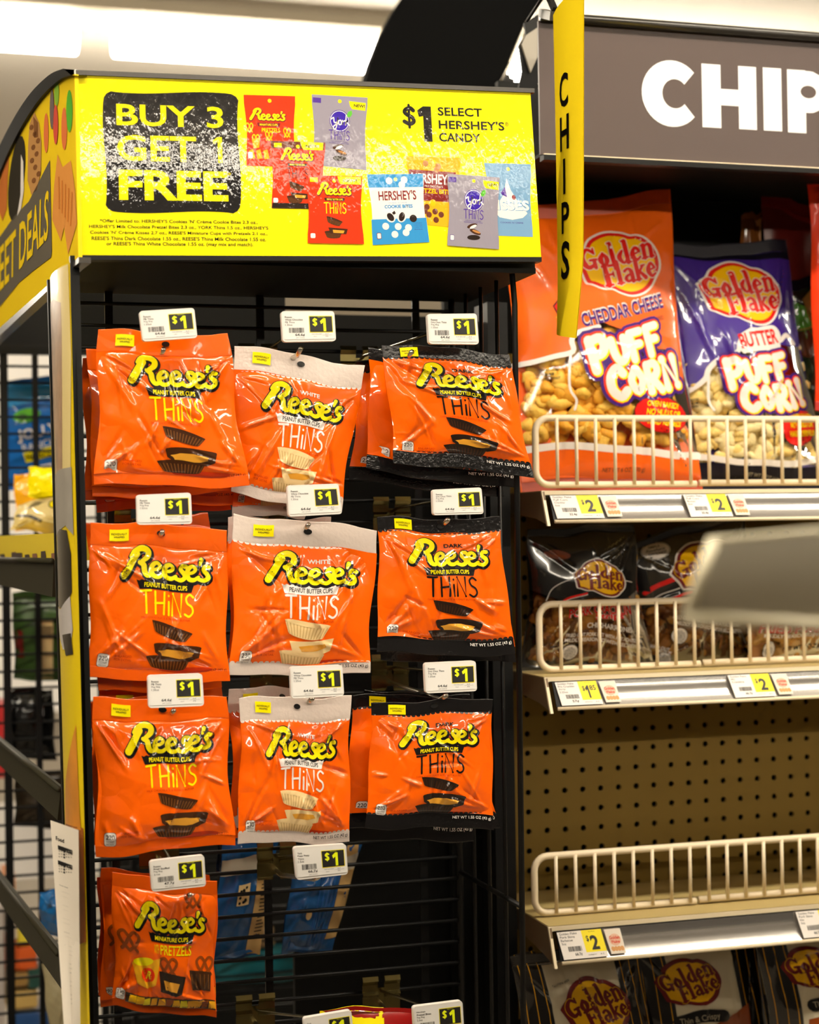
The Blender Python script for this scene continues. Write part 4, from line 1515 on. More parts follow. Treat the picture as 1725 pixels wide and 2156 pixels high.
def ptx(body, x0, y0, x1, y1, **k):
    u, v = quad_uv(PQ, x0, y0), quad_uv(PQ, x1, y1)
    A.text(1, flat('ink'), body, u[0] * 100, u[1] * 800, v[0] * 100, v[1] * 800, **k)


def prc(x0, y0, x1, y1, layer=1, m='ink'):
    u, v = quad_uv(PQ, x0, y0), quad_uv(PQ, x1, y1)
    A.rect(layer, flat(m), u[0] * 100, u[1] * 800, v[0] * 100, v[1] * 800)


ptx('Food', 118, 1761, 136, 1776, bold=.02)
for r, (y0, y1) in enumerate(((1792, 1812), (1824, 1842))):
    prc(123, y0 - 2, 153, y0 - 1.4)
    for k in range(6):
        x = 124 + 5 * k
        for j in range(3):
            prc(x + .4, y0 + 6 * j, x + 3.8 if k == 2 else x + 3, y0 + 6 * j + (5 if k == 2 else 3), m='ink' if k == 2 else 'greyprint')
ptx('Sweet Deals', 126, 1865, 144, 1872, bold=.02)
rnd = random.Random(8)
y = 1880
while y < 2110:
    x = 128 + (y - 1880) * .055
    for k in range(rnd.choice([2, 3, 3])):
        ptx(rnd.choice(['10 Candy Bag', '12 Peg Bag 43g', '8 Mini Cups', '6 Pretzel']), x + 3, y, x + rnd.uniform(14, 20), y + 4)
        y += 9
    y += 10
b.art(A, ps, lift=.0003)
b.build('sheet', t)

# shelves of that side: lips that run back along it
for q, lab in (([(-25, 1177), (113, 1181), (110, 1257), (-25, 1226)], 'black shelf lip under the yellow candy tray'),
               ([(-15, 1546), (128, 1662), (121, 1727), (-15, 1598)], 'upper one of two slanting black shelf lips left of the corner strip'),
               ([(-15, 1826), (126, 2008), (129, 2082), (-15, 1880)], 'lower one of two slanting black shelf lips, beside the shelf plan')):
    c = [pl(p[0], p[1], .0) for p in q]
    t = thing('side_shelf', c[2], lab, 'shelf', 'shelves on the left side of the rack')
    b = MB()
    LIP = mat('lip_steel', (0.030, 0.027, 0.016), rough=.5, spec=.05)
    b.prism(c, -NL * .006, LIP)
    b.build('lip', t)
    b = MB()
    b.tube([c[0] + NL * .002, c[1] + NL * .002], .0032, LIP)
    b.build('rolled_edge', t)
    b = MB()
    d0, d1 = c[3] - NL * .007 + Vector((0, 0, .004)), c[2] - NL * .007 + Vector((0, 0, .004))
    b.hexa([d0, d1, d1 - NL * .015, d0 - NL * .015], [p - Vector((0, 0, .003)) for p in (d0, d1, d1 - NL * .015, d0 - NL * .015)], BLACK2)
    b.build('deck', t)

# ------------------------------------------------------------------ wire grid far behind on the left and what hangs on it
YL = 2.62
t = thing('wire_grid', at(60, 2160, YL), 'black wire grid seen through the gap left of the corner strip', 'grid panel')
b = MB()
xa, xb = at(-40, 900, YL).x, at(700, 900, YL).x
z1, z2 = at(60, 736, YL).z, .70
b.bar((xa, YL, z1), (xb, YL, z1), .012, .016, BLACK)
k = 1
while z1 - .0254 * k > z2:
    b.tube([(xa, YL, z1 - .0254 * k), (xb, YL, z1 - .0254 * k)], .0022, BLACK, n=6)
    k += 1
b.build('rails', t)
for px, r in ((9, .006), (75, .0045), (139, .0045), (205, .0045), (270, .0045)):
    b = MB()
    x = at(px, 900, YL).x
    b.bar((x, YL, z1), (x, YL, z2), r * 2, .006, BLACK)
    b.build('upright_bar', t)


def softbag(name, px, Y, m, seed, label, cat, art=None, back=None, bulge=.018, group=None, w=100, crease=.003, ncr=10):
    c = [at(p[0], p[1], Y) for p in px]
    sf = Surf(c, bulge=bulge, seed=seed, t1=0.04, t2=.97, crease=crease, ncrease=ncr, pinch=.03, wave=.003, wob=.0015)
    t = thing(name, (c[2] + c[3]) / 2, label, cat, group)
    b = MB()
    sf.sheet(b, m, 0.04, .97, 30, 34, keep=True)
    sf.sheet(b, m, 0.04, .97, 12, 12, sign=-.7)
    if art:
        b.art(art, sf, lift=.0006, step=.0003)
    b.build('bag_body', t)
    for nm, a, z in (('top_seal', 0, .04), ('bottom_seal', .97, 1)):
        b = MB()
        sf.sheet(b, m, a, z, 12, 3, lift=.0003)
        sf.sheet(b, m, a, z, 12, 3, lift=-.0003)
        b.build(nm, t)
    return t, sf


A = Art(100, 175, 8)
A.poly(1, ink('sky'), [(0, 0), (100, 0), (100, 30), (0, 44)])
A.disc(2, ink('green'), 33, 58, 21, 11, -6)
A.disc(3, mat('leaf_dark', (0.03, 0.14, 0.01)), 26, 60, 8, 5)
A.frame(20, 106, 1, 1, -7)
A.text(2, ink('white'), 'JOLLY', 0, -26, 62, -5, bold=.03)
A.text(2, ink('white'), 'RANCHER', 4, -3, 74, 8, bold=.0)
A.poly(2, ink('logo_yellow'), [(4, 10), (80, 9), (80, 22), (6, 25)])
A.text(3, ink('ink'), 'HARD CANDY', 8, 12, 77, 22, bold=.03)
A.text(2, ink('white'), 'KEEP ON', 16, 34, 70, 47, bold=.02, shear=.2)
A.text(2, ink('white'), "SUCKIN'", 14, 52, 76, 64, bold=.02, shear=.2)
A.home()
softbag('candy_bag', [(0, 800), (150, 790), (150, 1030), (18, 1035)], 2.70, ink('blue'), 3, 'blue hard candy bag hanging behind the wire grid', 'candy bag', A)
softbag('candy_bag', [(28, 1000), (140, 985), (140, 1100), (34, 1120)], 2.58, ink('amber'), 5, 'brown and yellow packet behind the clear bag on the candy tray', 'candy bag', None, bulge=.012)
softbag('candy_bag', [(60, 985), (150, 982), (150, 1060), (58, 1048)], 2.50, ink('logo_yellow'), 6, 'bright yellow packet standing on the candy tray', 'candy bag', None, bulge=.012)
A = Art(100, 100, 10)
A.frame(6, 38, 1, 1, 30)
A.rect(1, ink('ink'), 0, 0, 50, 9)
A.text(2, ink('white'), 'NET WT 10 OZ', 3, 2, 47, 7)
A.home()
for k in range(9):
    A.stroke(1, ink('ink'), [(14 + 3 * k, 34 - 2 * k), (30 + 3.2 * k, 8 - k)], .7, smooth=0)
A.disc(1, ink('ink'), 66, 18, 8, 11)
A.disc(2, ink('logo_yellow'), 66, 18, 6, 9)
softbag('candy_bag', [(36, 1062), (150, 1040), (150, 1128), (22, 1115)], 2.44, mat('clear_yellow_film', (0.82, 0.66, 0.28), rough=.12, coat=.8), 7, 'see-through yellow bag slumped over the candy tray', 'candy bag', A, crease=.006)
# yellow tray box
q = [(-30, 1130), (122, 1122), (122, 1181), (-30, 1180)]
c = [pl(p[0], p[1], -.008) for p in q]
t = thing('candy_tray', c[3], 'yellow printed cardboard tray on the black shelf lip', 'tray')
b = MB()
b.hexa(c, [p - NL * .08 for p in c], mat('tray_card', (0.86, 0.64, 0.02), rough=.5))
for k, x in enumerate((0, 24, 52, 68, 86, 108)):
    h = (10, 14, 9, 11, 16, 12)[k]
    cc = [pl(x + dx, yy, -.0072) for dx, yy in ((0, 1177 - h), (9, 1176 - h), (11, 1177), (0, 1177))]
    b.add(cc, [(0, 1, 2, 3)], mat('tray_print_%d' % (k % 2), (0.05, 0.03, 0.02) if k % 2 == 0 else (0.25, 0.10, 0.05), rough=.5))
cc = [pl(24 + dx, yy, -.0070) for dx, yy in ((0, 1164), (22, 1164), (22, 1177), (0, 1177))]
b.add(cc, [(0, 1, 2, 3)], mat('tray_print_0', (0.05, 0.03, 0.02)))
b.build('tray_box', t)
# darker packets lower down
A = Art(100, 160, 12)
A.rect(1, ink('cream'), 34, 50, 62, 160)
for k in range(12):
    A.rect(2, ink('ink'), 44 + 1.4 * k, 60, 44.6 + 1.4 * k, 84)
A.rect(1, ink('hershey'), 0, 70, 14, 120)
softbag('snack_packet', [(24, 1246), (160, 1246), (160, 1432), (30, 1432)], 2.64, mat('green_film', (0.03, 0.07, 0.012), rough=.3), 12, 'dark green packet with bar code behind the wire grid', 'packet', A)
softbag('snack_packet', [(14, 1452), (112, 1450), (118, 1600), (8, 1600)], 2.64, mat('black_film_bag', (0.006, 0.006, 0.006), rough=.15), 13, 'black packet behind the wires above the slanting shelf lip', 'packet')
softbag('snack_packet', [(82, 1878), (150, 1870), (150, 1975), (84, 1965)], 2.30, mat('blue_film', (0.012, 0.14, 0.40), rough=.15, coat=.6), 14, 'crinkled blue packet with yellow top beside the shelf plan', 'packet', crease=.008, ncr=14)
softbag('snack_packet', [(30, 1625), (160, 1625), (160, 1745), (30, 1740)], 2.64, mat('brown_film', (0.022, 0.014, 0.006), rough=.3), 15, 'dark brown packet with small print under the upper slanting lip', 'packet')
softbag('snack_packet', [(88, 2030), (160, 2040), (160, 2180), (104, 2180)], 2.35, mat('label_cream', (0.42, 0.36, 0.20), rough=.5), 16, 'tan packet with rows of small print behind the shelf plan', 'packet')

# blue bags hung on the other face of the grid
A = Art(100, 170, 8)
A.rect(1, ink('cream_dark'), 70, 0, 100, 170)
A.rect(2, ink('silver'), 0, 30, 100, 52)
A.rect(2, ink('cream'), 36, 66, 58, 94)
rnd = random.Random(4)
for k in range(16):
    A.rect(3, ink('ink'), 80, 70 + 5 * k, 80 + rnd.uniform(6, 17), 71.5 + 5 * k)
    A.disc(3, ink('ink'), 40 + 14 * rnd.random(), 70 + 22 * rnd.random(), 2.2, 2)
BLUEF = mat('blue_foil', (0.012, 0.085, 0.26), rough=.16, coat=.6, bump=.3, bscale=120)
softbag('mint_bag', [(470, 1762), (590, 1748), (548, 2010), (440, 2030)], 2.03, BLUEF, 31, 'blue mint bag with its printed rear behind the wires, beside the small pretzel pouch', 'candy bag', A, group='blue bags behind the wire grid', bulge=.010)
A = Art(100, 170, 8)
A.rect(1, ink('cream_dark'), 78, 0, 100, 150)
A.rect(2, ink('silver'), 66, 30, 100, 52)
for k in range(5):
    A.rect(1, ink('blue_mid'), 46 + 7 * k, 0, 48 + 7 * k, 170)
A.disc(2, ink('cream'), 36, 108, 5, 8)
softbag('mint_bag', [(620, 1790), (770, 1752), (700, 2000), (590, 2012)], 2.03, BLUEF, 32, 'crumpled blue mint bag behind the wires under a price tag', 'candy bag', A, group='blue bags behind the wire grid', bulge=.012, crease=.006, ncr=16)
softbag('mint_bag', [(450, 1690), (566, 1690), (548, 1842), (458, 1838)], 2.06, mat('navy_foil', (0.010, 0.012, 0.022), rough=.12, coat=.6), 33, 'near black bag behind the wires left of the zinc clip', 'candy bag', None, group='blue bags behind the wire grid', bulge=.010)
A = Art(100, 60, 8)
A.poly(1, ink('logo_yellow'), [(0, 0), (60, 0), (46, 60), (0, 60)])
A.text(2, ink('ink'), 'NEW!', 4, 12, 44, 30, bold=.03)
softbag('pretzel_bag', [(672, 2127), (900, 2118), (900, 2330), (680, 2330)], 1.80, mat('red_film', (0.30, 0.006, 0.006), rough=.2, coat=.5), 34, 'red bag with yellow New corner at the picture bottom', 'candy bag', A, bulge=.010)
softbag('snack_packet', [(442, 1995), (655, 1985), (655, 2062), (446, 2072)], 2.64, mat('teal_print', (0.01, 0.16, 0.20), rough=.4), 35, 'teal and blue packet far behind the wires above the zinc clip', 'packet')
softbag('snack_packet', [(442, 1958), (575, 1950), (580, 1995), (440, 2006)], 2.64, mat('beige_print', (0.60, 0.40, 0.20), rough=.4), 36, 'beige packet far behind the wires above the teal one', 'packet')

mb = MB()
mb.box((at(-30, 600, 2.64).x, 2.64, at(60, 742, 2.64).z), (at(168, 600, 2.64).x, 2.66, at(60, 480, 2.64).z), BLACK2)
tag(mb.build('back_panel'), 'black panel under the rounded side sign, over the far wire grid', 'panel')
# bright end panel and coloured packs further off on the left
mb = MB()
mb.box((at(215, 1000, 3.75).x, 3.75, at(300, 2200, 3.75).z), (at(760, 1000, 3.75).x, 3.77, at(300, 800, 3.75).z), BLACK2)
tag(mb.build('back_panel'), 'dark panel far behind the wires and the blue mint bags', 'panel')
PANELW = mat('far_white_panel', (0.86, 0.82, 0.76), rough=.7)
mb = MB()
mb.box((at(-60, 1000, 3.7).x, 3.7, at(60, 1500, 3.7).z), (at(215, 1000, 3.7).x, 3.72, at(60, 742, 3.7).z), PANELW)
tag(mb.build('end_panel'), 'tall white end panel far behind the wire grid', 'panel')
mb = MB()
mb.box((at(-60, 1000, 3.4).x, 3.4, at(60, 1850, 3.4).z), (at(200, 1000, 3.4).x, 3.42, at(60, 1690, 3.4).z), PANELW)
tag(mb.build('end_panel'), 'low white panel far behind the two slanting shelf lips', 'panel')
for i, (x0_, y0_, x1_, y1_, colr, cn) in enumerate(((-20, 1480, 14, 1640, (0.45, 0.01, 0.01), 'red'), (8, 1840, 32, 1880, (0.65, 0.20, 0.02), 'orange'), (14, 1916, 36, 1980, (0.75, 0.62, 0.50), 'cream'),
                                                    (14, 1982, 36, 2046, (0.62, 0.12, 0.02), 'orange'), (38, 1950, 72, 1992, (0.75, 0.60, 0.03), 'yellow'), (38, 1993, 78, 2044, (0.72, 0.11, 0.01), 'orange'),
                                                    (-20, 1905, 8, 2160, (0.52, 0.46, 0.42), 'grey'), (14, 2048, 60, 2080, (0.35, 0.20, 0.05), 'brown'), (60, 2034, 108, 2084, (0.01, 0.06, 0.045), 'green'),
                                                    (14, 2086, 80, 2128, (0.60, 0.40, 0.12), 'tan'), (24, 2130, 110, 2170, (0.01, 0.06, 0.20), 'blue'))):
    mb = MB()
    p0, p1 = at(x0_, y1_, 3.1), at(x1_, y0_, 3.1)
    mb.box((p0.x, 3.1, p0.z), (p1.x, 3.2, p1.z), mat('far_pack_%d' % i, colr, rough=.5))
    where = ['at the picture edge above the slanting lip', 'above the lower slanting lip', 'upper of the column at the left edge', 'in the column at the left edge', 'beside the cream one under the lip', 'under the yellow one',
             'tall at the very edge', 'low behind the grid', 'low beside the shelf plan', 'below the brown one', 'lowest behind the grid'][i]
    o = tag(mb.build('carton', bevel=.003), '%s carton far behind the wire grid, %s' % (cn, where), 'carton', 'cartons far behind the grid')

# ------------------------------------------------------------------ chip shelving
X0 = at(1156, 1426, YS).x
X1 = X0 + 1.2
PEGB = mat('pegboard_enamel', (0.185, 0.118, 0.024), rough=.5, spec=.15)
h0 = at(1071.5, 1506, YG)
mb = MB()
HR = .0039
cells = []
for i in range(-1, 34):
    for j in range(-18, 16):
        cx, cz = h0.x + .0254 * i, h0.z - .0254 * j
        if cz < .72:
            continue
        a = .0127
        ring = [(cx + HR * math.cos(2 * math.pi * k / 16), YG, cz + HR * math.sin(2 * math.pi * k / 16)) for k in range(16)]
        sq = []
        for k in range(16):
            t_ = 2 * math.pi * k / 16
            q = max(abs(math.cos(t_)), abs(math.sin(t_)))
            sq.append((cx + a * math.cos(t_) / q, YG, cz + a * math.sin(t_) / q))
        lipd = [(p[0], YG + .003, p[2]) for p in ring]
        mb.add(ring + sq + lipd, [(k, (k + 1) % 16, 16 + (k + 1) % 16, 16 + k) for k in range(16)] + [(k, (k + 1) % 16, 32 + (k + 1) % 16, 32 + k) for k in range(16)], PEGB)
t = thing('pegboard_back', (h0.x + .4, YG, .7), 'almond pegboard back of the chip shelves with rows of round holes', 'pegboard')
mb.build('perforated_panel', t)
mb = MB()
mb.box((h0.x - .06, YG + .02, .6), (X1 + .05, YG + .03, 1.68), BLACK2)
mb.build('dark_core', t)

RAIL = mat('aluminium_rail', (0.42, 0.40, 0.38), rough=.22, metal=.85, bump=.12, bscale=14, bstretch=(.2, 1, 14))
SHELF_LIP = mat('cream_lip', (0.88, 0.74, 0.50), rough=.35)
FY = YS + .05
shelf_z = []
for n_, (py, hh, lab) in enumerate(((1033, .037, 'upper almond shelf that carries the puffed corn bags'), (1426, .036, 'middle almond shelf that carries the pork rind bags'),
                                    (1952, .0395, 'lower almond shelf, empty in front of the pegboard'))):
    z = at(1156, py, YS).z
    shelf_z.append(z)
    t = thing('metal_shelf', (X0 + .6, YS, z - .04), lab, 'shelf', 'chip shelves')
    mb = MB()
    mb.box((X0 - .004, YS + .001, z - .004), (X1, YG - .002, z), SHELF)
    mb.box((X0 - .004, YS - .001, z - .0055), (X1, YS + .003, z), SHELF_LIP)
    mb.build('deck', t)
    mb = MB()
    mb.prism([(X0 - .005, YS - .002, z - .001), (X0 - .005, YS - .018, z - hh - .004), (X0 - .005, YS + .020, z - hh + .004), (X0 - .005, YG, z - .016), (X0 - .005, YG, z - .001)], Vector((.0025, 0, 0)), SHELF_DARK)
    mb.prism([(X0 - .006, YS - .001, z), (X0 - .006, YS - .020, z - hh - .005), (X0 - .006, YS - .016, z - hh - .005), (X0 - .006, YS + .003, z)], Vector((.0035, 0, 0)), SHELF_LIP)
    mb.build('end_bracket', t)
    # price rail: a shallow concave channel, leaning out at the bottom
    mb = MB()
    prof = []
    for k in range(9):
        f = k / 8
        prof.append((YS - .002 - .014 * f + .0035 * math.sin(math.pi * f), z - .006 - (hh - .008) * f))
    xa, xb = X0 + .010, X1
    vs = []
    for y, zz in prof:
        vs += [(xa, y, zz), (xb, y, zz)]
    mb.add(vs, [(2 * k, 2 * k + 1, 2 * k + 3, 2 * k + 2) for k in range(8)], RAIL, True)
    mb.build('price_rail', t)
    mb = MB()
    mb.tube([(X0 + .004, YS - .0175, z - hh), (X1, YS - .0175, z - hh)], .0022, SHELF_LIP, n=8)
    mb.box((X0 + .0, YS - .001, z - .0065), (X1, YS + .001, z - .0050), BLACK)
    mb.build('rail_bead', t)
    # left mark of the rail
    mb = MB()
    mb.hexa([(X0 + .003, YS - .003, z - .006), (X0 + .010, YS - .003, z - .006), (X0 + .010, YS - .0165, z - hh + .002), (X0 + .003, YS - .0165, z - hh + .002)],
            [(X0 + .003, YS - .001, z - .006), (X0 + .010, YS - .001, z - .006), (X0 + .010, YS - .0145, z - hh + .002), (X0 + .003, YS - .0145, z - hh + .002)], BLACK)
    mb.build('rail_end', t)


def rail_pos(n_, x, f):
    """point on the price rail of shelf n_, f from its top (0) to its bottom (1)"""
    hh = (.037, .036, .0395)[n_]
    return Vector((x, YS - .0032 - .0145 * f + .002 * math.sin(math.pi * f) - .0012, shelf_z[n_] - .0055 - (hh - .007) * f))


for n_, (pt, pb, left) in enumerate(((880, 1021, 1128), (1273, 1417, 1136), (1804, 1944, 1126))):
    zt_, zb_ = at(1130, pt, FY).z, max(at(1136, pb, FY).z, shelf_z[n_] + .0048)
    xl = at(left, (pt + pb) / 2, FY).x
    t = thing('wire_fence', (xl + .4, FY, zb_), ['cream wire fence in front of the puffed corn bags', 'cream wire fence in front of the pork rind bags', 'cream wire fence of the empty lower shelf'][n_], 'wire fence', 'wire shelf fences')
    r = .0042
    R_ = .017
    pts = [(X1, FY, zt_)]
    for cx, cz, a0 in ((xl + R_, zt_ - R_, 90), (xl + R_, zb_ + R_, 180)):
        for k in range(7):
            a = math.radians(a0 + 15 * k)
            pts.append((cx + R_ * math.cos(a), FY, cz + R_ * math.sin(a)))
    brk = xl + .215
    pts.append((brk - .002, FY, zb_))
    mb = MB()
    mb.tube(pts, r, FENCE, n=10)
    mb.tube([(brk + .003, FY, zb_ + .001), (X1, FY, zb_ + .001)], r, FENCE, n=10)
    mb.build('rim_wire', t)
    xw = xl + .0265
    step = .0254
    for k in range(17):
        mb = MB()
        x = xw + step * k
        mb.tube([(x, FY - .004, zb_), (x, FY - .004, zt_)], .0023, FENCE, n=8)
        mb.build('upright_wire', t)


# shelf price labels
def shelf_label(n_, px, wmm, price, cents, unit, lines, lab, pack):
    hh = (.037, .036, .0395)[n_]
    x = at(px, (1062, 1455, 1985)[n_], YS - .01).x
    w_ = wmm / 1000
    sh = .004
    c = [rail_pos(n_, x, .02), rail_pos(n_, x + w_, .02), rail_pos(n_, x + w_ + sh, .93), rail_pos(n_, x + sh, .93)]
    sf = Surf(c)
    t = thing('price_label', c[3], lab, 'price label', 'paper price labels on the shelf rails')
    A = Art(100, 55)
    A.rect(1, flat('white'), 0, 0, 54, 55)
    A.rect(2, flat('label_yellow', (0.93, 0.76, 0.01)), 54, 0, 100, 44)
    A.rect(1, flat('white'), 54, 44, 100, 55)
    for i, tx in enumerate(lines):
        A.text(3, flat('ink'), tx, 4, 2 + 6.6 * i, 4 + min(46, 3.3 * len(tx)), 6.5 + 6.6 * i)
    rnd_ = random.Random(px)
    xx = 16
    while xx < 46:
        q = rnd_.choice([.5, .8, 1.2])
        A.rect(3, flat('ink'), xx, 30, xx + q, 40)
        xx += q + rnd_.choice([.6, 1.0])
    A.text(3, flat('ink'), unit, 28, 43, 44, 50, bold=.02)
    A.text(3, flat('ink'), 'Our Price', 70, 2.5, 84, 4.5)
    A.text(3, flat('ink'), '$', 61, 11, 67, 24, bold=.02)
    if cents:
        one(A, 3, flat('ink'), 68, 10, 77, 40)
        A.text(3, flat('ink'), cents, 79, 10, 94, 22, bold=.02)
    else:
        A.text(3, flat('ink'), price, 69, 11, 87, 40, bold=.035)
    A.text(3, flat('ink'), 'FOR REFUND ONLY', 57, 48, 76, 50)
    A.text(3, flat('ink'), 'A-2', 84, 47.5, 92, 50.5)
    b = MB()
    sf.sheet(b, flat('white'), 0, 1, 2, 2)
    sf.sheet(b, flat('white'), 0, 1, 2, 2, lift=-.0004)
    b.art(A, sf, lift=.0002)
    b.build('label_card', t)
    # little product picture beside it
    x2 = x + w_ + .0035
    c = [rail_pos(n_, x2, .05), rail_pos(n_, x2 + .021, .05), rail_pos(n_, x2 + .024, .88), rail_pos(n_, x2 + .005, .88)]
    sf = Surf(c)
    A = Art(40, 50)
    A.rect(1, flat('cream_paper', (0.80, 0.70, 0.58)), 1, 0, 39, 50)
    A.disc(2, flat(pack[0], (0.74, 0.46, 0.32)), 20, 22, 15, 12, -10)
    A.text(3, flat('logo_red', (0.6, 0.05, 0.02)), 'Golden', 7, 14, 33, 21, bold=.03)
    A.text(3, flat('logo_red', (0.6, 0.05, 0.02)), 'Flake', 10, 23, 31, 29, bold=.03)
    for k in range(4):
        A.disc(2, flat('crackle', (0.62, 0.30, 0.10)), 9 + 8 * k, 40, 5, 5)
    t2 = thing('product_card', c[3], 'chip picture card by the ' + lab.replace(' toward the far end of', ' further along'), 'picture card', 'picture cards on the shelf rails')
    b = MB()
    sf.sheet(b, flat('white'), 0, 1, 2, 2)
    sf.sheet(b, flat('white'), 0, 1, 2, 2, lift=-.0004)
    b.art(A, sf, lift=.0002)
    b.build('card', t2)


shelf_label(0, 1162, 60, '2', None, '33.4¢', ['Golden Flake', 'Puff Corn', 'Cheddar', '6oz'], 'two dollar label at the corner of the upper shelf rail', ('pinkish', 'red'))
shelf_label(0, 1443, 56, '2', None, '33.4¢', ['Golden Flake', 'Puff Corn', 'Butter', '6oz'], 'two dollar label in the middle of the upper shelf rail', ('peachy', 'cream'))
shelf_label(1, 1172, 52, '1', '85', '57¢', ['Golden Flake', 'Prk Cracklin', 'Strip', '3.25oz'], 'one dollar eighty-five label on the middle shelf rail', ('tan_paper', 'tan'))
shelf_label(1, 1537, 55, '2', None, '66.7¢', ['Golden Flake', 'BBQ', 'Cracklins'], 'two dollar label toward the far end of the middle shelf rail', ('tan_paper', 'tan'))
shelf_label(2, 1176, 56, '2', None, '66.7¢', ['Golden Flake', 'Pork Skins', 'Barbecue', '3oz'], 'two dollar label at the corner of the lower shelf rail', ('tan_paper', 'tan'))
shelf_label(2, 1681, 56, '2', None, '66.7¢', ['Golden Flake', 'Pork Skins', 'Hot', '3oz'], 'white label cut off by the picture edge, lower shelf rail', ('tan_paper', 'tan'))

# ------------------------------------------------------------------ the aisle header above the shelves
HB = mat('header_brown', (0.066, 0.046, 0.041), rough=.36, spec=.35)
zt_, zb_ = at(1140, 44, YS).z, at(1142, 325, YS).z
xl = at(1136, 180, YS).x
t = thing('aisle_header', (xl + .5, YS, zb_), 'brown header over the shelves with big white letters Chips', 'sign')
mb = MB()
mb.box((xl, YS, zb_), (xl + 1.1, YS + .004, zt_), HB)
A = Art(1100, (zt_ - zb_) * 1000)
hq = [(xl, YS, zt_), (xl + 1.1, YS, zt_), (xl + 1.1, YS, zb_), (xl, YS, zb_)]
hs = Surf(hq)
HW = mat('header_white', (0.90, 0.90, 0.90), rough=.4)


def hp(px, py):
    p = at(px, py, YS)
    return (p.x - xl) * 1000, (zt_ - p.z) * 1000


a, b_ = hp(1350, 127), hp(1470, 267)
cx, cy, rx, ry = (a[0] + b_[0]) / 2 + 3, (a[1] + b_[1]) / 2, (b_[0] - a[0]) / 2 + 3, 76
a1 = hp(1470, 200)
# C
pts = [(cx + rx * math.cos(t_), cy + 39 * math.sin(t_)) for t_ in np.linspace(math.radians(44), math.radians(316), 30)]
top, bot = hp(1410, 127)[1], hp(1410, 267)[1]
cy, ry = (top + bot) / 2, (bot - top) / 2
outer = [(cx + rx * math.cos(t_), cy + ry * math.sin(t_)) for t_ in np.linspace(math.radians(42), math.radians(318), 30)]
inner = [(cx + 4 + rx * .42 * math.cos(t_), cy + ry * .44 * math.sin(t_)) for t_ in np.linspace(math.radians(318), math.radians(42), 30)]
A.poly(1, HW, outer + inner)


def bars(rects):
    for x0_, y0_, x1_, y1_ in rects:
        p, q = hp(x0_, y0_), hp(x1_, y1_)
        A.rect(1, HW, p[0], p[1], q[0], q[1])


bars([(1477, 134, 1519, 270), (1554, 139, 1594, 274), (1515, 187, 1556, 224), (1606, 142, 1647, 277), (1657, 146, 1698, 281)])
p, q = hp(1655, 147), hp(1655, 235)
pc = hp(1705, 190)
kx = pc[0]
o = [(p[0] + 6, p[1]), (kx, p[1])] + [(kx + 25 * math.sin(t_), (p[1] + q[1]) / 2 - (q[1] - p[1]) / 2 * math.cos(t_)) for t_ in np.linspace(.2, math.pi - .2, 8)] + [(kx, q[1]), (p[0] + 6, q[1])]
A.poly(1, HW, o)
A.disc(2, HB, kx - 2, (p[1] + q[1]) / 2, 11, 8)
# S of the word, beyond the picture edge
A.stroke(1, HW, [(kx + 90, p[1] + 14), (kx + 62, p[1] + 8), (kx + 50, p[1] + 20), (kx + 70, (p[1] + bot) / 2), (kx + 88, bot - 22), (kx + 70, bot - 10), (kx + 44, bot - 16)], 20)
mb.art(A, hs, lift=.0004)
mb.build('sign_face', t)
mb = MB()
mb.tube([(xl + .002, YS - .004, zt_ + .004), (xl + 1.1, YS - .004, zt_ + .004)], .0062, mat('black_tube', (0.02, 0.018, 0.015), rough=.2), n=12)
mb.build('top_tube', t)
mb = MB()
mb.box((xl + .003, YS - .004, zb_ - .007), (xl + 1.1, YS + .01, zb_ - .0005), BLACK)
mb.box((xl + .003, YS - .0042, zb_ - .0008), (xl + 1.1, YS - .001, zb_ + .0004), FENCE)
mb.build('bottom_channel', t)
mb = MB()
mb.box((xl + .004, YS + .005, zb_), (xl + 1.1, YG + .03, zb_ + .004), BLACK2)
mb.build('canopy', t)
mb = MB()
mb.box((X0 - .05, YG + .032, .6), (X1 + .1, YG + .045, zb_), BLACK2)
mb.box((X0 + .03, YG + .032, zb_), (X1 + .1, YG + .045, zt_ - .01), BLACK2)
tag(mb.build('back_panel'), 'black panel behind the chip shelves and under the header', 'panel')

# ------------------------------------------------------------------ yellow flag that stands out from the header
FL = [(1165, 32), (1229, -30), (1212, 712), (1171, 704)]
t = thing('aisle_flag', at(1195, 705, 1.74), 'narrow yellow plastic flag with the letters Chips one below the other', 'sign')
YFL = mat('flag_yellow', (0.93, 0.69, 0.015), rough=.6, spec=0.0)
PRO = []
for k in range(25):
    f = k / 24
    yl_, yr_ = 32 + (704 - 32) * f, -30 + (712 + 30) * f
    xl_ = 1165 + 10 * math.sin(f * 1.5) - 3 * max(0, f - .85) * 6
    xr_ = 1229 - 2 * f * f - 14 * max(0, f - .78) / .22
    PRO.append([(xl_, yl_), (xr_, yr_)])
vs = []
for (l_, r_) in PRO:
    A_, B_ = at(l_[0], l_[1], 1.835), at(r_[0], r_[1], 1.715)
    for k in range(7):
        f = k / 6
        p = A_.lerp(B_, f)
        p.x -= .006 * math.sin(math.pi * f)
        vs.append(p)
mb = MB()
fs = [(j * 7 + i, j * 7 + i + 1, j * 7 + 8 + i, j * 7 + 7 + i) for j in range(24) for i in range(6)]
mb.add(vs, fs, YFL, True)
mb.add([p + Vector((.0008, 0, 0)) for p in vs], [tuple(reversed(f)) for f in fs], YFL, True)
VA = np.array([tuple(p) for p in vs]).reshape(25, 7, 3)


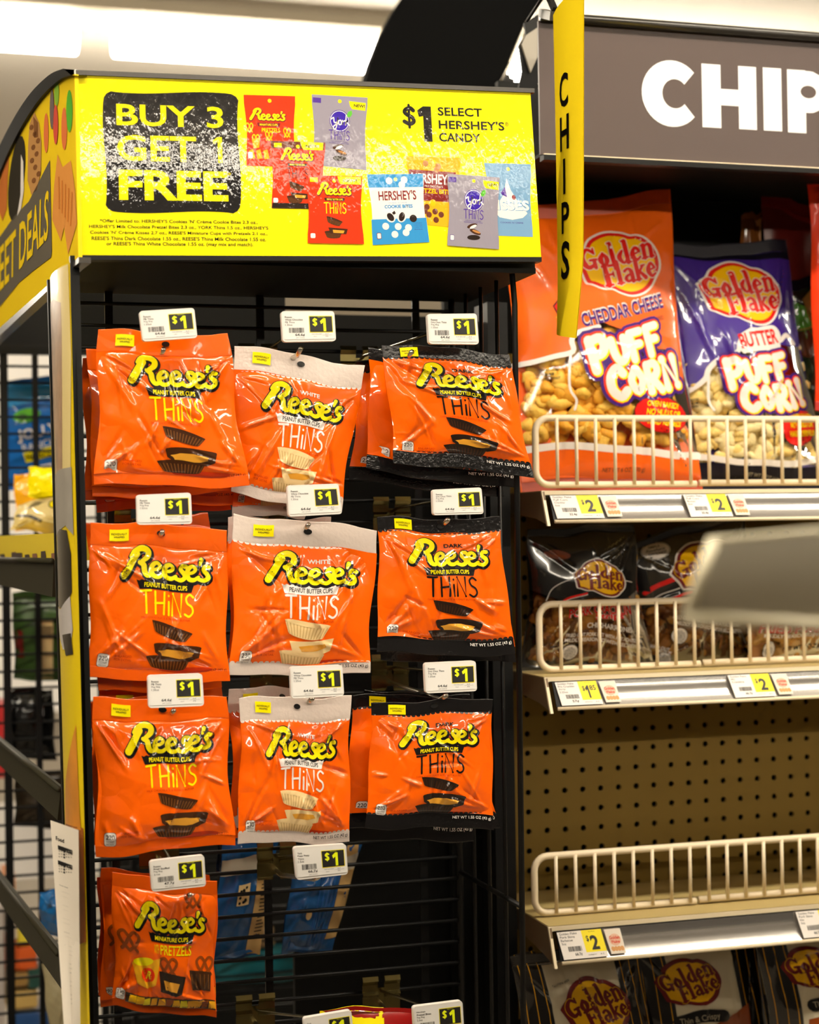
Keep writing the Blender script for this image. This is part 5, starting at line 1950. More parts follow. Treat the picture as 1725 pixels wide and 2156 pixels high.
class FlagSurf:
    def map(s, S, T, lift=0.0, sign=1.0):
        out = []
        for a_, b2 in zip(S, T):
            i, j = min(5.999, max(0, a_ * 6)), min(23.999, max(0, b2 * 24))
            i0, j0 = int(i), int(j)
            fi, fj = i - i0, j - j0
            p = (VA[j0, i0] * (1 - fi) + VA[j0, i0 + 1] * fi) * (1 - fj) + (VA[j0 + 1, i0] * (1 - fi) + VA[j0 + 1, i0 + 1] * fi) * fj
            out.append(p + np.array([-lift, 0, 0]))
        return np.array(out)


A = Art(100, 700, 14)
KINK = mat('flag_ink', (0.006, 0.005, 0.004), rough=.8, spec=0.0)
for ch, y0_, y1_, x0_, x1_ in (('C', 152, 222, 34, 64), ('H', 240, 312, 34, 66), ('I', 330, 404, 46, 54), ('P', 420, 486, 38, 66), ('S', 502, 582, 36, 68)):
    A.text(1, KINK, ch, x0_, y0_, x1_, y1_, bold=.02)
mb.art(A, FlagSurf(), lift=.0005)
mb.build('flag_sheet', t)
mb = MB()
mb.tube([at(1110, 44, 1.90), at(1142, -4, 1.86), at(1160, -30, 1.84)], .002, BLACK)
mb.bar(at(1150, -20, 1.86), at(1168, 20, 1.84), .006, .006, BLACK)
mb.bar(at(1142, 28, 1.88), at(1166, 34, 1.84), .009, .010, TRIM)
mb.build('clip', t)

# ------------------------------------------------------------------ dark header of the next rack and its bracket
YP = 2.72
pts = [(762, 250), (768, 176), (778, 134), (790, 104), (800, 78), (811, 55), (822, 36), (836, 12), (852, -12), (880, -45), (930, -80), (1010, -100), (1150, -100), (1150, -20), (1108, 52), (1082, 110), (1052, 190), (1052, 260)]
mb = MB()
mb.prism([at(p[0], p[1], YP) for p in pts], Vector((0, .03, 0)), mat('dark_card', (0.002, 0.002, 0.002), rough=.8, spec=.05))
tag(mb.build('rounded_header', bevel=.004), 'black rounded header of the next rack, rising behind the promotion sign', 'sign')
mb = MB()
mb.tube([at(1048, 190, 2.4), at(1073, 138, 2.4), at(1076, 128, 2.4), at(1107, 52, 2.4), at(1150, -14, 2.4)], .0024, CHROME)
tag(mb.build('support_wire'), 'thin bright wire that slants up to the corner of the aisle header', 'wire')
t = thing('header_bracket', at(1120, 180, 2.0), 'black angled bracket at the end of the aisle header', 'bracket')
mb = MB()
mb.prism([at(p[0], p[1], 2.02) for p in [(1104, 48), (1134, 30), (1134, 185), (1092, 185), (1100, 150), (1093, 97), (1108, 72)]], Vector((0, .004, 0)), BLACK)
mb.build('side_plate', t)
mb = MB()
mb.prism([at(p[0], p[1], 2.015) for p in [(1099, 93), (1108, 74), (1132, 58), (1132, 120), (1118, 152)]], Vector((0, .004, 0)), mat('plate_grey', (0.30, 0.27, 0.22), rough=.4))
mb.build('grey_plate', t)
mb = MB()
mb.bar(at(1062, 165, 2.3), at(1082, 172, 2.3), .008, .006, BLACK)
mb.bar(at(1066, 158, 2.3), at(1080, 160, 2.3), .004, .003, BLACK)
mb.build('wing_nut', t)

# ------------------------------------------------------------------ grey flag in front, out of focus
YV = .84
t = thing('shelf_flag', at(1600, 1300, YV), 'blurred grey plastic shelf flag with cream rim, nearest the camera', 'shelf flag')
GREYF = mat('flag_grey', (0.62, 0.575, 0.46), rough=.35)
CREAMF = mat('flag_cream', (0.86, 0.78, 0.55), rough=.4)
q = [(1503, 1138), (1790, 1112), (1790, 1318), (1442, 1298)]
mb = MB()
mb.prism([at(p[0], p[1], YV) for p in q], Vector((0, .0025, 0)), GREYF)
mb.build('face', t)
mb = MB()
for (a, b_), r in ((((1503, 1136), (1444, 1300)), .0034), (((1442, 1299), (1790, 1320)), .0042), (((1503, 1137), (1790, 1111)), .0016)):
    mb.tube([at(a[0], a[1], YV), at(b_[0], b_[1], YV)], r, CREAMF, n=8)
mb.build('rim', t)

# ------------------------------------------------------------------ chip bags
GLY = {
    'G': ([[(9.8, -11.5, 2.2), (6, -14.4, 2.6), (1.9, -11, 3.8), (1.4, -6, 4.4), (4.2, -1.4, 3.4), (8.6, -2.4, 2.6)], [(6.3, -6.3, 1.9), (11, -6.3, 1.9)], [(9.2, -6, 3), (9.2, -.6, 3)], [(10.2, -14.4, 1.6), (10.2, -10.6, 1.6)]], 12),
    'o': ([[(4.1, -9.7, 2), (1.7, -5.2, 3.9), (4.1, -.7, 2), (6.7, -5.2, 3.9), (4.1, -9.7, 2)]], 9),
    'l': ([[(2.2, -16, 3.5), (2.2, -.6, 3.5)], [(0.2, -16.4, 1.5), (2, -16.4, 1.5)], [(-.2, -.5, 1.5), (4.8, -.5, 1.5)]], 5.2),
    'd': ([[(4.6, -9.5, 2), (1.7, -5.2, 3.9), (4.4, -.7, 2), (6.8, -3, 1.6)], [(7.6, -16, 3.5), (7.6, -.6, 3.5)], [(5.6, -16.4, 1.5), (7.4, -16.4, 1.5)], [(7.4, -.5, 1.5), (9.8, -.5, 1.5)]], 10),
    'e': ([[(1.6, -5, 1.5), (7, -5.8, 1.6)], [(7, -6.2, 2.4), (4.4, -9.6, 2.2), (1.7, -5.2, 3.9), (4, -.8, 2.6), (7.4, -2.2, 1.7)]], 8.6),
    'n': ([[(2.2, -9.4, 3.4), (2.2, -.6, 3.4)], [(2.8, -7.6, 1.4), (5.2, -9.5, 2.2), (7.4, -7.4, 3.4), (7.5, -.6, 3.4)], [(.2, -9.6, 1.4), (2, -9.6, 1.4)], [(0, -.5, 1.5), (4.4, -.5, 1.5)], [(6, -.5, 1.5), (9.6, -.5, 1.5)]], 10),
    'F': ([[(2.6, -14.2, 3.8), (2.6, -.2, 3.8)], [(.4, -14, 2), (9.4, -14, 2)], [(9.4, -14.4, 1.4), (9.6, -10.8, 1.4)], [(2.6, -7.6, 1.9), (7.4, -7.6, 1.9)], [(7.4, -9.2, 1.4), (7.4, -6, 1.4)], [(.2, -.2, 1.6), (5.6, -.2, 1.6)]], 9.4),
    'a': ([[(1.6, -8.4, 2.4), (4.4, -9.7, 2), (6.6, -7.2, 3.4), (6.8, -.6, 3.4)], [(6.4, -5.7, 1.6), (3, -4.8, 2.2), (1.7, -2.7, 3), (3.4, -.8, 2), (6.4, -2, 1.6)], [(6.8, -.5, 1.5), (8.6, -.5, 1.5)]], 9),
    'k': ([[(2.2, -16, 3.4), (2.2, -.6, 3.4)], [(.2, -16.4, 1.5), (2, -16.4, 1.5)], [(0, -.5, 1.5), (4.2, -.5, 1.5)], [(3, -4.6, 1.8), (7, -9.3, 2.2)], [(4, -5.8, 2), (8, -.8, 3.4)], [(5.6, -9.5, 1.4), (8.6, -9.5, 1.4)]], 9.2)}
BADGE = [(0, 25), (7, 19), (14, 15), (22, 6), (37, 1), (50, 1), (62, 5), (70, 10), (80, 13), (92, 24), (99, 40), (98, 54), (90, 64), (82, 72), (70, 77), (56, 77), (44, 72), (34, 66), (24, 64), (12, 57), (6, 54), (4, 42)]


def golden(A, layer, x, y, w, rot=-5, sy=None, cols=('white', 'red', 'gold', 'red'), line=None):
    """cloud shaped badge with the two word name, w wide, centred on x, y"""
    k = w / 100
    A.frame(x, y, k, sy * k if sy else k, rot)
    A.M[:, 2] -= A.M[:, :2] @ np.array([50, 39])
    sm_ = spline(BADGE + [BADGE[0]], 3)[:-1]
    cx = np.array([50, 39])
    for i, (c, f) in enumerate(((cols[0], 1.0), (cols[1], .945), (cols[2], .845))):
        A.poly(layer + i, ink(c), (sm_ - cx) * f + cx)
    for ly, c, g in ((layer + 3, line or cols[0], .5), (layer + 4, cols[3], 0)):
        for word, ox, oy, kk in (('Golden', 8, 40, 1.55), ('Flake', 28, 61, 1.55)):
            M = A.M.copy()
            xx = ox
            for ch in word:
                gl, adv = GLY[ch]
                A.M = np.c_[M[:, :2] * kk, M[:, :2] @ np.array([xx, oy]) + M[:, 2]]
                for p in gl:
                    A.stroke(ly, ink(c), p, 2, grow=g, smooth=4 if len(p) > 2 else 0)
                xx += adv * kk
            A.M = M
    A.home()


FATG = {'P': [[(3, 0), (2.4, -11), (2, -19)], [(2.4, -18), (9, -19), (11, -14), (8, -9.5), (3, -9)]], 'U': [[(1.5, -18), (2.4, -7), (6, -1.5), (10.4, -6), (11, -18)]],
        'F': [[(2, 0), (2, -18.5)], [(2, -18.5), (10.5, -19)], [(2, -10), (8.6, -10.4)]], 'C': [[(11, -15), (7.5, -19), (2.6, -14), (2.2, -6), (7, -1), (11.5, -4)]],
        'O': [[(6, -18), (1.6, -10), (5.6, -2), (10.4, -9.5), (6.4, -18)]], 'R': [[(2, 0), (2, -18.5)], [(2, -18), (8.6, -18.6), (10, -13.6), (6.6, -9.6), (3, -9.4)], [(4.6, -9), (10.4, 0)]],
        'N': [[(1.6, 0), (1.6, -18.5), (10, -1), (10.4, -19)]]}


def puff_words(A, layer, x, y, k, rot, deep='purple'):
    for ly, c, g in ((layer, deep, 3.6), (layer + 1, 'orange_red', 1.5), (layer + 2, 'logo_yellow', .6), (layer + 3, 'white', 0)):
        for word, ox, oy, kk, tw in (('PUFF', 0, 0, (1.18, 1, 1, 1), 0), ('CORN', 9, 22, (1.12, 1, 1, 1.05), 0)):
            xx = ox
            for i, ch in enumerate(word):
                A.frame(x, y, k, k, rot)
                A.M = np.c_[A.M[:, :2] * kk[i], A.M[:, :2] @ np.array([xx, oy - 1.3 * i * (1 if word == 'PUFF' else .4)]) + A.M[:, 2]]
                d = .5 if ly == layer + 2 else 0
                for p in FATG[ch]:
                    A.stroke(ly, ink(c), [(q[0] + d, q[1] + d) for q in p], 5.6, grow=g, smooth=4 if len(p) > 2 and ch != 'N' else 0)
                xx += (14.2 if ch != 'O' else 13.4) * kk[i]
    A.home()


class PxArt(Art):
    """artwork whose positions are given in pixels of the photograph inside the bag's four corner pixels"""

    def __init__(s, q, step, grid=(66, 84, .05, .96)):
        q = np.array(q, float)
        Art.__init__(s, np.linalg.norm(q[1] + q[2] - q[0] - q[3]) / 2, np.linalg.norm(q[2] + q[3] - q[0] - q[1]) / 2, None, grid)
        s.q = q

    def p(s, x, y):
        u = quad_uv(s.q, x, y)
        return u[0] * s.w, u[1] * s.h

    def ppoly(s, layer, m, pts):
        s.poly(layer, m, [s.p(*q) for q in pts])

    def pstroke(s, layer, m, pts, wid, **k):
        s.stroke(layer, m, [s.p(*q) for q in pts], wid, **k)

    def ptext(s, layer, m, body, x0, y0, x1, y1, h, **k):
        """text whose base line runs between two pixels, h high"""
        a, b_ = np.array(s.p(x0, y0)), np.array(s.p(x1, y1))
        d = b_ - a
        s.frame(a[0], a[1], 1, 1, math.degrees(math.atan2(d[1], d[0])))
        s.text(layer, m, body, 0, -h, np.linalg.norm(d), 0, **k)
        s.home()


FILM = film_mat('clear_film')
DFILM = film_mat('dark_clear_film', tint=(0.80, 0.72, 0.58))


def chip_bag(name, q, Y, label, art, back, seal, seed, contents=None, film=FILM, bulge=.028, group='chip bags on the shelves', tilt=(0, 0, 0, 0), crease=.0032, ncr=20, front=None, nu=66, nv=84, t1=.05, t2=.96):
    c = [at(p[0], p[1], Y + d) for p, d in zip(q, tilt)]
    sf = Surf(c, bulge=bulge, seed=seed, t1=t1, t2=t2, crease=crease, ncrease=ncr, pinch=.05, wave=.002, wob=.0025)
    t = thing(name, (c[2] + c[3]) / 2, label, 'chip bag', group)
    b = MB()
    sf.sheet(b, front or film, t1, t2, nu, nv, keep=True)
    sf.sheet(b, back, t1, t2, 14, 16, sign=-.5)
    b.art(art, sf, lift=.0004, step=.00014)
    b.build('bag_body', t)
    sf.gmap = sf.map
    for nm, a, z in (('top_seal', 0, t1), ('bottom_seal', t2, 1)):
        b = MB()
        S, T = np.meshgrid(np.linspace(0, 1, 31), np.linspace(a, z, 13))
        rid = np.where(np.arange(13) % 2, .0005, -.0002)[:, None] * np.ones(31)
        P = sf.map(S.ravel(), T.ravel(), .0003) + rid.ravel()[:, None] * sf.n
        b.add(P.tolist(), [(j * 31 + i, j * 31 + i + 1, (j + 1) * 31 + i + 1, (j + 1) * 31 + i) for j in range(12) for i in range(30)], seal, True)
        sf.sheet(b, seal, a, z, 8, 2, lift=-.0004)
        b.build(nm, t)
    if contents:
        nm, n, box, size, mats_, sd = contents
        rnd_ = random.Random(sd)
        b = MB()
        for k in range(n):
            s_, u_ = rnd_.uniform(box[0], box[2]), rnd_.uniform(box[1], box[3])
            deep = .004 if k < n * .55 else .013
            r_ = size * rnd_.uniform(.75, 1.25)
            z_ = float(sf.relief(np.array([s_]), np.array([u_]))[0])
            dep = min(z_ - .001, r_ * .7 + deep)
            if dep < .003:
                continue
            p = sf.map([s_], [u_], -(r_ * .55 + deep * .9))[0]
            b.blob(p, r_ * rnd_.uniform(.9, 1.5), r_ * .55, r_ * rnd_.uniform(.7, 1.0), rnd_.choice(mats_), seed=k, n=6, rot=rnd_.uniform(0, 3.1))
        o = b.build(nm, t)
        o['kind'] = 'stuff'
    return t, sf


CORN = [mat('corn_cheddar', (0.90, 0.42, 0.02), rough=.6, bump=.4, bscale=300), mat('corn_cheddar_pale', (0.92, 0.55, 0.07), rough=.6, bump=.4, bscale=300)]
CORNB = [mat('corn_butter', (0.92, 0.66, 0.20), rough=.6, bump=.4, bscale=300), mat('corn_butter_pale', (0.90, 0.74, 0.36), rough=.6, bump=.4, bscale=300)]
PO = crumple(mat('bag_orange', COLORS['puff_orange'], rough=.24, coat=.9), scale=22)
PU = crumple(mat('bag_purple', (0.045, 0.018, 0.23), rough=.24, coat=.9), scale=22)
PUK = mat('bag_purple_black', (0.005, 0.004, 0.010), rough=.35, coat=.2, spec=.12)
WH = ink('white')

# cheddar puff corn
q = [(1052, 440), (1407, 402), (1480, 1032), (1098, 1036)]
A = PxArt(q, 9)
A.ppoly(0, PO, [(1052, 440), (1230, 420), (1407, 402), (1416, 480), (1424, 560), (1434, 640), (1440, 806), (1408, 806), (1404, 742), (1330, 742), (1290, 704), (1250, 690), (1205, 708), (1182, 722), (1184, 756), (1150, 764), (1075, 774)])
A.pstroke(1, WH, [(1070, 772), (1110, 770), (1150, 762), (1186, 752), (1183, 728), (1196, 712), (1240, 700)], 11)
A.pstroke(1, WH, [(1182, 755), (1180, 790), (1184, 830), (1198, 852), (1196, 872)], 5)
A.ppoly(0, PO, [(1085, 952), (1280, 957), (1473, 962), (1481, 1034), (1096, 1037)])
A.pstroke(1, WH, [(1086, 947), (1180, 946), (1280, 950), (1390, 956), (1472, 958)], 15)
# red blot behind the claim
A.ppoly(1, ink('ink'), ell(1382, 877, 63, 38, 6))
A.ppoly(2, ink('red'), ell(1382, 877, 61.5, 36.5, 6))
YI = ink('logo_yellow')
A.ptext(3, YI, 'OVEN BAKED!', 1349, 861, 1424, 864, 12, bold=.03, shear=.25)
A.ptext(3, YI, 'NO HULLS OR', 1347, 879, 1428, 881, 13, bold=.03, shear=.25)
A.ptext(3, YI, 'HARD KERNELS!', 1350, 898, 1430, 900, 12, bold=.03, shear=.25)
x_, y_ = A.p(1292, 562)
golden(A, 1, x_, y_, 196, -6)
# small badge on the flank
A.ppoly(1, ink('ink'), [(1146, 655), (1162, 634), (1190, 628), (1190, 712), (1172, 714)])
A.ppoly(2, ink('red'), [(1149, 656), (1163, 638), (1190, 632), (1190, 700), (1174, 706)])
A.ppoly(3, ink('gold'), [(1152, 680), (1172, 652), (1190, 650), (1190, 706), (1174, 707)])
for ly, c, g in ((2, 'white', .055), (3, 'purple', .028)):
    A.ptext(ly, ink(c), 'CHEDDAR CHEESE', 1208, 701, 1396, 656, 30 if g < .05 else 33, bold=g)
A.ptext(2, ink('brown'), 'NATURALLY & ARTIFICIALLY FLAVORED', 1276, 712, 1396, 680, 9)
x_, y_ = A.p(1226, 794)
puff_words(A, 4, x_, y_, 2.95, -9)
A.ptext(2, ink('ink'), 'NET WT 6 OZ (170 g)', 1262, 1000, 1352, 998, 11, shear=.2)
for i, tx in enumerate(('APR052022', '08:38', '12032970007')):
    A.ptext(2, ink('ink'), tx, 1126 - (4 if i == 2 else 0), 793 + 9 * i, (1158, 1150, 1163)[i], 792 + 9 * i, 6, bold=.02)
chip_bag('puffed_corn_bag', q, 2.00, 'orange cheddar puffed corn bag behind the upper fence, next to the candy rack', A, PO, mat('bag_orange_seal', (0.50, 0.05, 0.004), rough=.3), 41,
         ('puffed_corn', 270, (.06, .45, .97, .86), .0105, CORN, 3), crease=.0034, ncr=22, tilt=(.034, .034, 0, 0))

# butter puffed corn
q = [(1392, 516), (1652, 508), (1748, 1030), (1462, 1034)]
A = PxArt(q, 9)
A.ppoly(0, PUK, [(1392, 516), (1652, 508), (1660, 552), (1398, 546)])
A.ppoly(0, PU, [(1398, 545), (1660, 551), (1672, 640), (1688, 735), (1664, 736), (1620, 728), (1560, 742), (1512, 752), (1480, 778), (1470, 806), (1426, 830), (1404, 640)])
A.pstroke(1, WH, [(1424, 832), (1446, 826), (1468, 806), (1474, 784), (1496, 760), (1530, 748), (1536, 726), (1560, 708), (1610, 694), (1628, 706), (1634, 722), (1652, 712), (1672, 730)], 10)
A.pstroke(1, WH, [(1474, 800), (1478, 850), (1490, 870)], 5)
A.ppoly(0, PUK, [(1460, 978), (1600, 980), (1746, 984), (1752, 1032), (1462, 1036)])
A.pstroke(1, WH, [(1456, 966), (1500, 970), (1560, 978), (1620, 976), (1742, 968)], 13)
A.ppoly(1, ink('ink'), ell(1672, 902, 42, 38, 6))
A.ppoly(2, ink('red'), ell(1672, 902, 40.5, 36.5, 6))
A.ptext(3, YI, 'OVEN BAKED!', 1651, 884, 1706, 888, 12, bold=.03)
A.ptext(3, YI, 'NO HULLS OR', 1651, 901, 1708, 903, 12, bold=.03)
A.ptext(3, YI, 'HARD KERNELS!', 1650, 919, 1712, 921, 12, bold=.03)
x_, y_ = A.p(1548, 622)
golden(A, 1, x_, y_, 188, -4)
A.ppoly(2, WH, [(1534, 712), (1560, 698), (1600, 694), (1630, 700), (1634, 736), (1600, 742), (1545, 752), (1530, 740)])
A.ptext(3, ink('red'), 'BUTTER', 1540, 742, 1630, 726, 32, bold=.03)
A.ptext(2, ink('brown'), 'ARTIFICIALLY FLAVORED', 1564, 768, 1632, 754, 8)
x_, y_ = A.p(1512, 822)
puff_words(A, 4, x_, y_, 2.5, -5)
A.ptext(2, ink('silver'), 'NET WT 6 OZ (170g)', 1564, 1008, 1645, 1015, 10, shear=.2)
for i, tx in enumerate(('MAR252022', '13:14', '117170606')):
    A.ptext(2, ink('ink'), tx, 1432, 852 + 7 * i, 1460, 850 + 7 * i, 5, bold=.02)
chip_bag('puffed_corn_bag', q, 2.022, 'purple butter puffed corn bag, right of the orange cheddar one', A, PU, PUK, 43, ('puffed_corn', 240, (.04, .44, .97, .88), .0105, CORNB, 5), crease=.004, ncr=26, tilt=(.020, .020, 0, 0))

E0 = Art(100, 150, 10)
chip_bag('chip_bag', [(1604, 404), (1760, 440), (1770, 1000), (1640, 1010)], 2.076, 'dark maroon chip bag standing in the shade behind the butter puffed corn', E0, ink('maroon'), ink('maroon'), 51, front=mat('bag_maroon', (0.12, 0.010, 0.006), rough=.3), nu=24, nv=24, bulge=.012)
A = PxArt([(1672, 600), (1790, 590), (1800, 1030), (1690, 1034)], 9)
A.ppoly(1, ink('green'), [(1672, 640), (1700, 660), (1720, 720), (1676, 730)])
A.ppoly(1, mat('bag_tan_print', (0.30, 0.14, 0.02)), [(1690, 640), (1790, 560), (1790, 600), (1700, 690)])
A.ppoly(2, mat('bowl_print', (0.07, 0.02, 0.008), rough=.25, coat=.6), [(1668, 704), (1722, 702), (1718, 740), (1700, 762), (1680, 750)])
A.pstroke(3, ink('tan'), [(1668, 704), (1694, 700), (1722, 704)], 2)
chip_bag('chip_bag', [(1662, 590), (1790, 580), (1800, 1030), (1700, 1034)], 2.062, 'dark green and brown chip bag with a bowl picture beside the butter puffed corn', A, PUK, PUK, 52, front=mat('bag_dark_green', (0.010, 0.020, 0.008), rough=.14, coat=.7), bulge=.02, crease=.006)
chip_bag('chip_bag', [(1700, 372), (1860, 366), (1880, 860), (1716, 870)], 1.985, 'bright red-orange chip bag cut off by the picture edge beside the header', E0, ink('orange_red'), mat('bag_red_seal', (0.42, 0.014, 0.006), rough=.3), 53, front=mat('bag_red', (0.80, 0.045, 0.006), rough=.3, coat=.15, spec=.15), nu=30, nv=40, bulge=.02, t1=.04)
chip_bag('chip_bag', [(1560, 452), (1606, 446), (1600, 700), (1545, 700)], 2.082, 'narrow brown bag corner poking up behind the butter puffed corn', E0, ink('tan'), mat('bag_brown_seal', (0.20, 0.06, 0.008), rough=.2), 54, front=mat('bag_brown', (0.16, 0.05, 0.008), rough=.2, coat=.5), nu=20, nv=20, bulge=.008)

# pork rind bags of the middle shelf
RIND = [mat('rind_brown', (0.32, 0.125, 0.016), rough=.45, bump=.6, bscale=200, noise=.4, nscale=90), mat('rind_gold', (0.52, 0.27, 0.05), rough=.45, bump=.6, bscale=200, noise=.4, nscale=90), mat('rind_dark', (0.15, 0.05, 0.008), rough=.4, noise=.4, nscale=90)]
RINDG = [mat('rind_pale', (0.60, 0.32, 0.07), rough=.5, bump=.6, bscale=200, noise=.4, nscale=90), mat('rind_gold')]
DK = mat('bag_black_film', (0.008, 0.007, 0.006), rough=.15, coat=.7)


def usda(A, x, y, r, ry=None):
    A.ppoly(2, ink('ink'), ell(x, y, r + 1, (ry or r) + 1))
    A.ppoly(3, WH, ell(x, y, r, ry or r))
    for k, tx in enumerate(('U.S.', 'INSPECTED', 'AND PASSED BY', 'DEPARTMENT OF', 'AGRICULTURE', 'EST. 2056')):
        w_ = r * (.35, .6, .75, .78, .7, .5)[k]
        A.ptext(4, ink('ink'), tx, x - w_, y - r * .5 + r * .26 * k, x + w_, y - r * .5 + r * .26 * k, r * .17, bold=.02)


q = [(1112, 1112), (1332, 1104), (1376, 1412), (1098, 1414)]
A = PxArt(q, 9)
x_, y_ = A.p(1252, 1220)
golden(A, 3, x_, y_, 128, 2, sy=.80, cols=('white', 'hershey', 'gold', 'hershey'), line='gold')
A.ppoly(0, DK, [(1112, 1112), (1332, 1104), (1348, 1240), (1310, 1262), (1170, 1262), (1106, 1240)])
A.pstroke(2, WH, [(1135, 1262), (1150, 1235), (1190, 1215), (1250, 1210), (1330, 1225)], 1.5)
A.pstroke(2, ink('red'), [(1158, 1268), (1185, 1254), (1220, 1250)], 4)
A.pstroke(2, WH, [(1156, 1270), (1185, 1257), (1222, 1253)], 1.2)
A.ppoly(1, ink('brown'), ell(1166, 1165, 26, 10, 3))
A.ptext(2, ink('pretzel'), 'GOODNESS', 1150, 1170, 1184, 1171, 5)
for ly, c, g in ((3, 'white', .07), (4, 'red', .035)):
    A.ptext(ly, ink(c), 'PORK CRACKLIN', 1182, 1298, 1326, 1292, 19, bold=g, shear=.1)
    A.ptext(ly, ink(c), 'Strips', 1240, 1312, 1306, 1304, 15, bold=g, shear=.1)
A.ptext(3, WH, 'CHICHARRONES', 1222, 1324, 1324, 1330, 11, bold=.02)
A.ptext(3, WH, 'FRIED OUT PORK FAT WITH ATTACHED SKIN', 1180, 1338, 1346, 1352, 8, bold=.025)
A.ptext(3, WH, 'MILDLY SEASONED WITH RED PEPPER', 1178, 1348, 1344, 1364, 8, bold=.025)
usda(A, 1192, 1371, 15.5)
chip_bag('pork_rind_bag', q, 2.0, 'clear and black pork rind bag at the end of the middle shelf', A, DK, DK, 71, ('pork_rinds', 200, (.05, .50, .97, .96), .009, RIND, 7), film=DFILM, crease=.005, ncr=26, bulge=.024)

q = [(1322, 1148), (1566, 1070), (1590, 1398), (1352, 1412)]
A = PxArt(q, 9)
A.ppoly(0, mat('bag_smoke_film', (0.030, 0.024, 0.016), rough=.16, coat=.7), [(1322, 1148), (1566, 1070), (1576, 1235), (1490, 1250), (1400, 1262), (1336, 1290)])
A.ppoly(1, DK, [(1356, 1262), (1402, 1232), (1470, 1230), (1400, 1268)])
A.pstroke(2, ink('red'), [(1346, 1252), (1372, 1234), (1410, 1218)], 10)
A.pstroke(2, WH, [(1352, 1270), (1378, 1252), (1412, 1240)], 2)
A.pstroke(2, ink('red'), [(1380, 1268), (1410, 1256), (1440, 1248)], 6)
x_, y_ = A.p(1470, 1192)
golden(A, 3, x_, y_, 148, -16, cols=('white', 'hershey', 'gold', 'hershey'), line='gold')
A.ppoly(2, WH, ell(1376, 1161, 29, 17.5, -8))
A.ppoly(3, ink('ink'), ell(1376, 1161, 28, 16.6, -8))
A.ppoly(4, WH, ell(1376, 1161, 27, 15.8, -8))
A.ptext(5, ink('ink'), 'SIMPLE', 1362, 1156, 1384, 1153, 5, bold=.02)
A.ptext(5, ink('ink'), 'Southern', 1356, 1164, 1394, 1159, 6, bold=.02, shear=.3)
A.ptext(5, ink('ink'), 'GOODNESS', 1360, 1171, 1396, 1166, 6, bold=.02)
A.ppoly(3, ink('ink'), [(1340, 1185), (1352, 1172), (1356, 1250), (1330, 1245)])
A.ptext(3, WH, 'FRIED OUT PORK FAT WITH ATTACHED SKIN', 1400, 1302, 1556, 1318, 8, bold=.025)
A.ptext(3, WH, 'MILDLY SEASONED WITH RED PEPPER', 1408, 1314, 1556, 1332, 8, bold=.025)
usda(A, 1418, 1337, 16)
usda(A, 1395, 1390, 14)
A.ptext(3, WH, 'FRIED OUT', 1364, 1368, 1402, 1372, 8, bold=.025)
A.ptext(3, WH, 'MILDLY', 1380, 1376, 1404, 1378, 7, bold=.025)
chip_bag('pork_rind_bag', q, 2.035, 'pork rind bag leaning over, half hidden by the blurred grey flag', A, DK, DK, 72, ('pork_rinds', 190, (.05, .48, .97, .96), .0095, RIND, 9), film=DFILM, crease=.005, ncr=26, bulge=.024)

q = [(1566, 1150), (1800, 1140), (1810, 1392), (1572, 1402)]
A = PxArt(q, 9)
for ly, c, g in ((2, 'white', .08), (3, 'red', .035)):
    A.ptext(ly, ink(c), 'FRIED PORK SKINS', 1586, 1332, 1790, 1334, 21, bold=g, shear=.15)
A.ptext(2, WH, 'MILDLY SEASONED WITH RED PEPPER', 1598, 1342, 1790, 1342, 8, bold=.03)
A.ptext(2, ink('ink'), 'NET WT 3 OZ (85g)', 1638, 1372, 1730, 1370, 12, bold=.02)
usda(A, 1611, 1368, 11, 18)
chip_bag('pork_rind_bag', q, 1.995, 'golden fried pork skins bag under the blurred grey flag', A, ink('tan'), ink('tan'), 73, ('pork_rinds', 170, (.04, .35, .97, .96), .0095, RINDG, 10), crease=.005, ncr=22, bulge=.024)

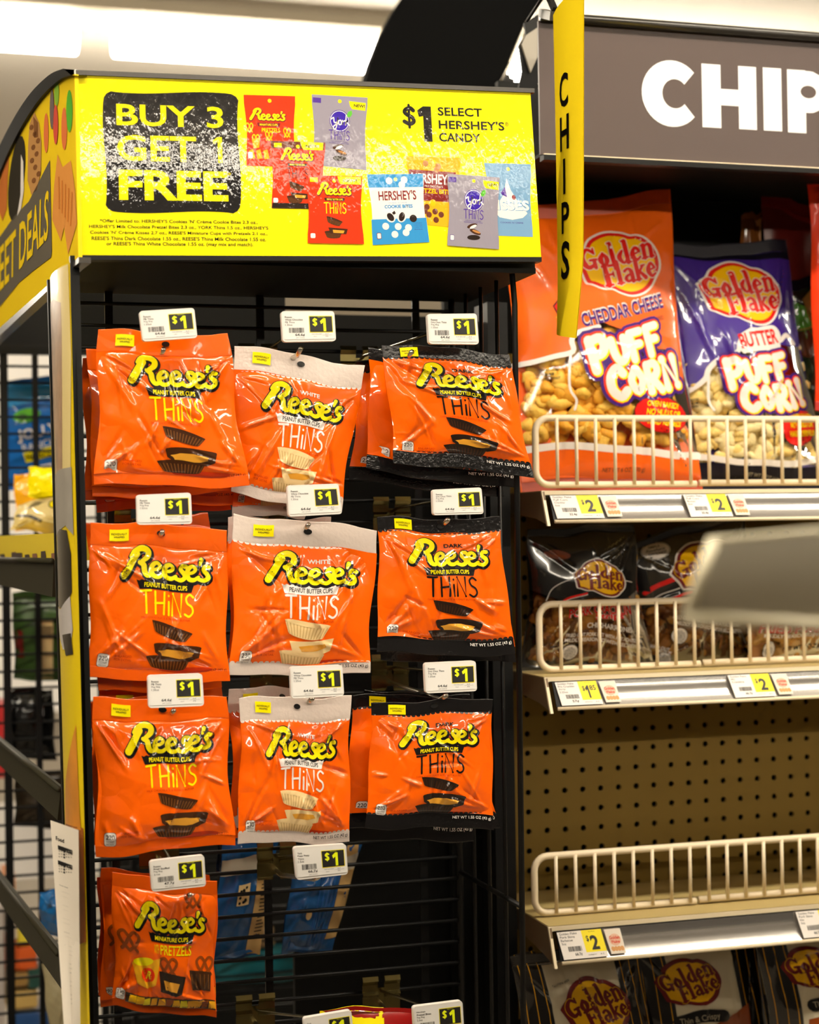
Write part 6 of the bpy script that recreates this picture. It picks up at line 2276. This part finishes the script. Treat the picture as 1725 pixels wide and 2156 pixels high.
# thin and crispy chips on the lowest shelf
SIL = mat('bag_silver', (0.72, 0.64, 0.46), rough=.35, metal=.1, coat=.4, bump=.2, bscale=90)


def crispy(q, Y, label, logo_, seed, band=None, side=.22, words=None):
    A = PxArt(q, 9)
    W_, H_ = A.w, A.h
    for x0_, x1_ in ((0, side * W_), ((1 - side) * W_, W_)):
        A.rect(1, DK, x0_, 0, x1_, H_)
        for f in (.18, .52, .86):
            xx = x0_ + f * (x1_ - x0_)
            A.rect(2, ink('amber'), xx, 0, xx + 1.4, H_)
    x_, y_ = A.p(logo_[0], logo_[1])
    golden(A, 2, x_, y_, logo_[2], logo_[3], sy=logo_[4], cols=('maroon', 'maroon', 'gold', 'maroon'), line='gold')
    A.ptext(2, ink('ink'), 'GLUTEN FREE', logo_[0] - 90, logo_[1] - 40, logo_[0] - 55, logo_[1] - 52, 4)
    if band:
        A.pstroke(4, DK, band[:3], 26)
        A.ptext(6, ink('silver'), 'Thin & Crispy', band[0][0] + 2, band[0][1] + 8, band[2][0] - 8, band[2][1] + 8, 16)
        A.ppoly(3, ink('pretzel'), [(band[0][0] - 10, band[0][1] + 30), (band[2][0] - 20, band[2][1] + 18), (band[2][0] + 60, band[2][1] - 20), (band[2][0] + 70, band[2][1] + 90), (band[0][0] - 10, band[0][1] + 110)])
    chip_bag('crispy_chip_bag', q, Y, label, A, DK, DK, seed, front=SIL, crease=.004, ncr=16, bulge=.026, group='silver chip bags on the lowest shelf')


crispy([(1072, 2010), (1345, 1985), (1420, 2420), (1140, 2440)], 1.945, 'silver and black chip bag lowest by the rack, under the two dollar corner label', (1244, 2112, 152, -15, 1.05), 81)
crispy([(1318, 1965), (1590, 1940), (1660, 2390), (1378, 2410)], 1.975, 'silver chip bag with a dark lettered band, second from the candy rack', (1436, 2060, 140, -15, .98), 82, band=[(1412, 2140), (1455, 2128), (1506, 2128)], side=.24)
crispy([(1590, 1955), (1850, 1930), (1920, 2370), (1640, 2390)], 1.945, 'silver chip bag at the picture edge on the lowest shelf', (1706, 2032, 140, -12, .9), 83, band=[(1692, 2110), (1730, 2098), (1790, 2090)])
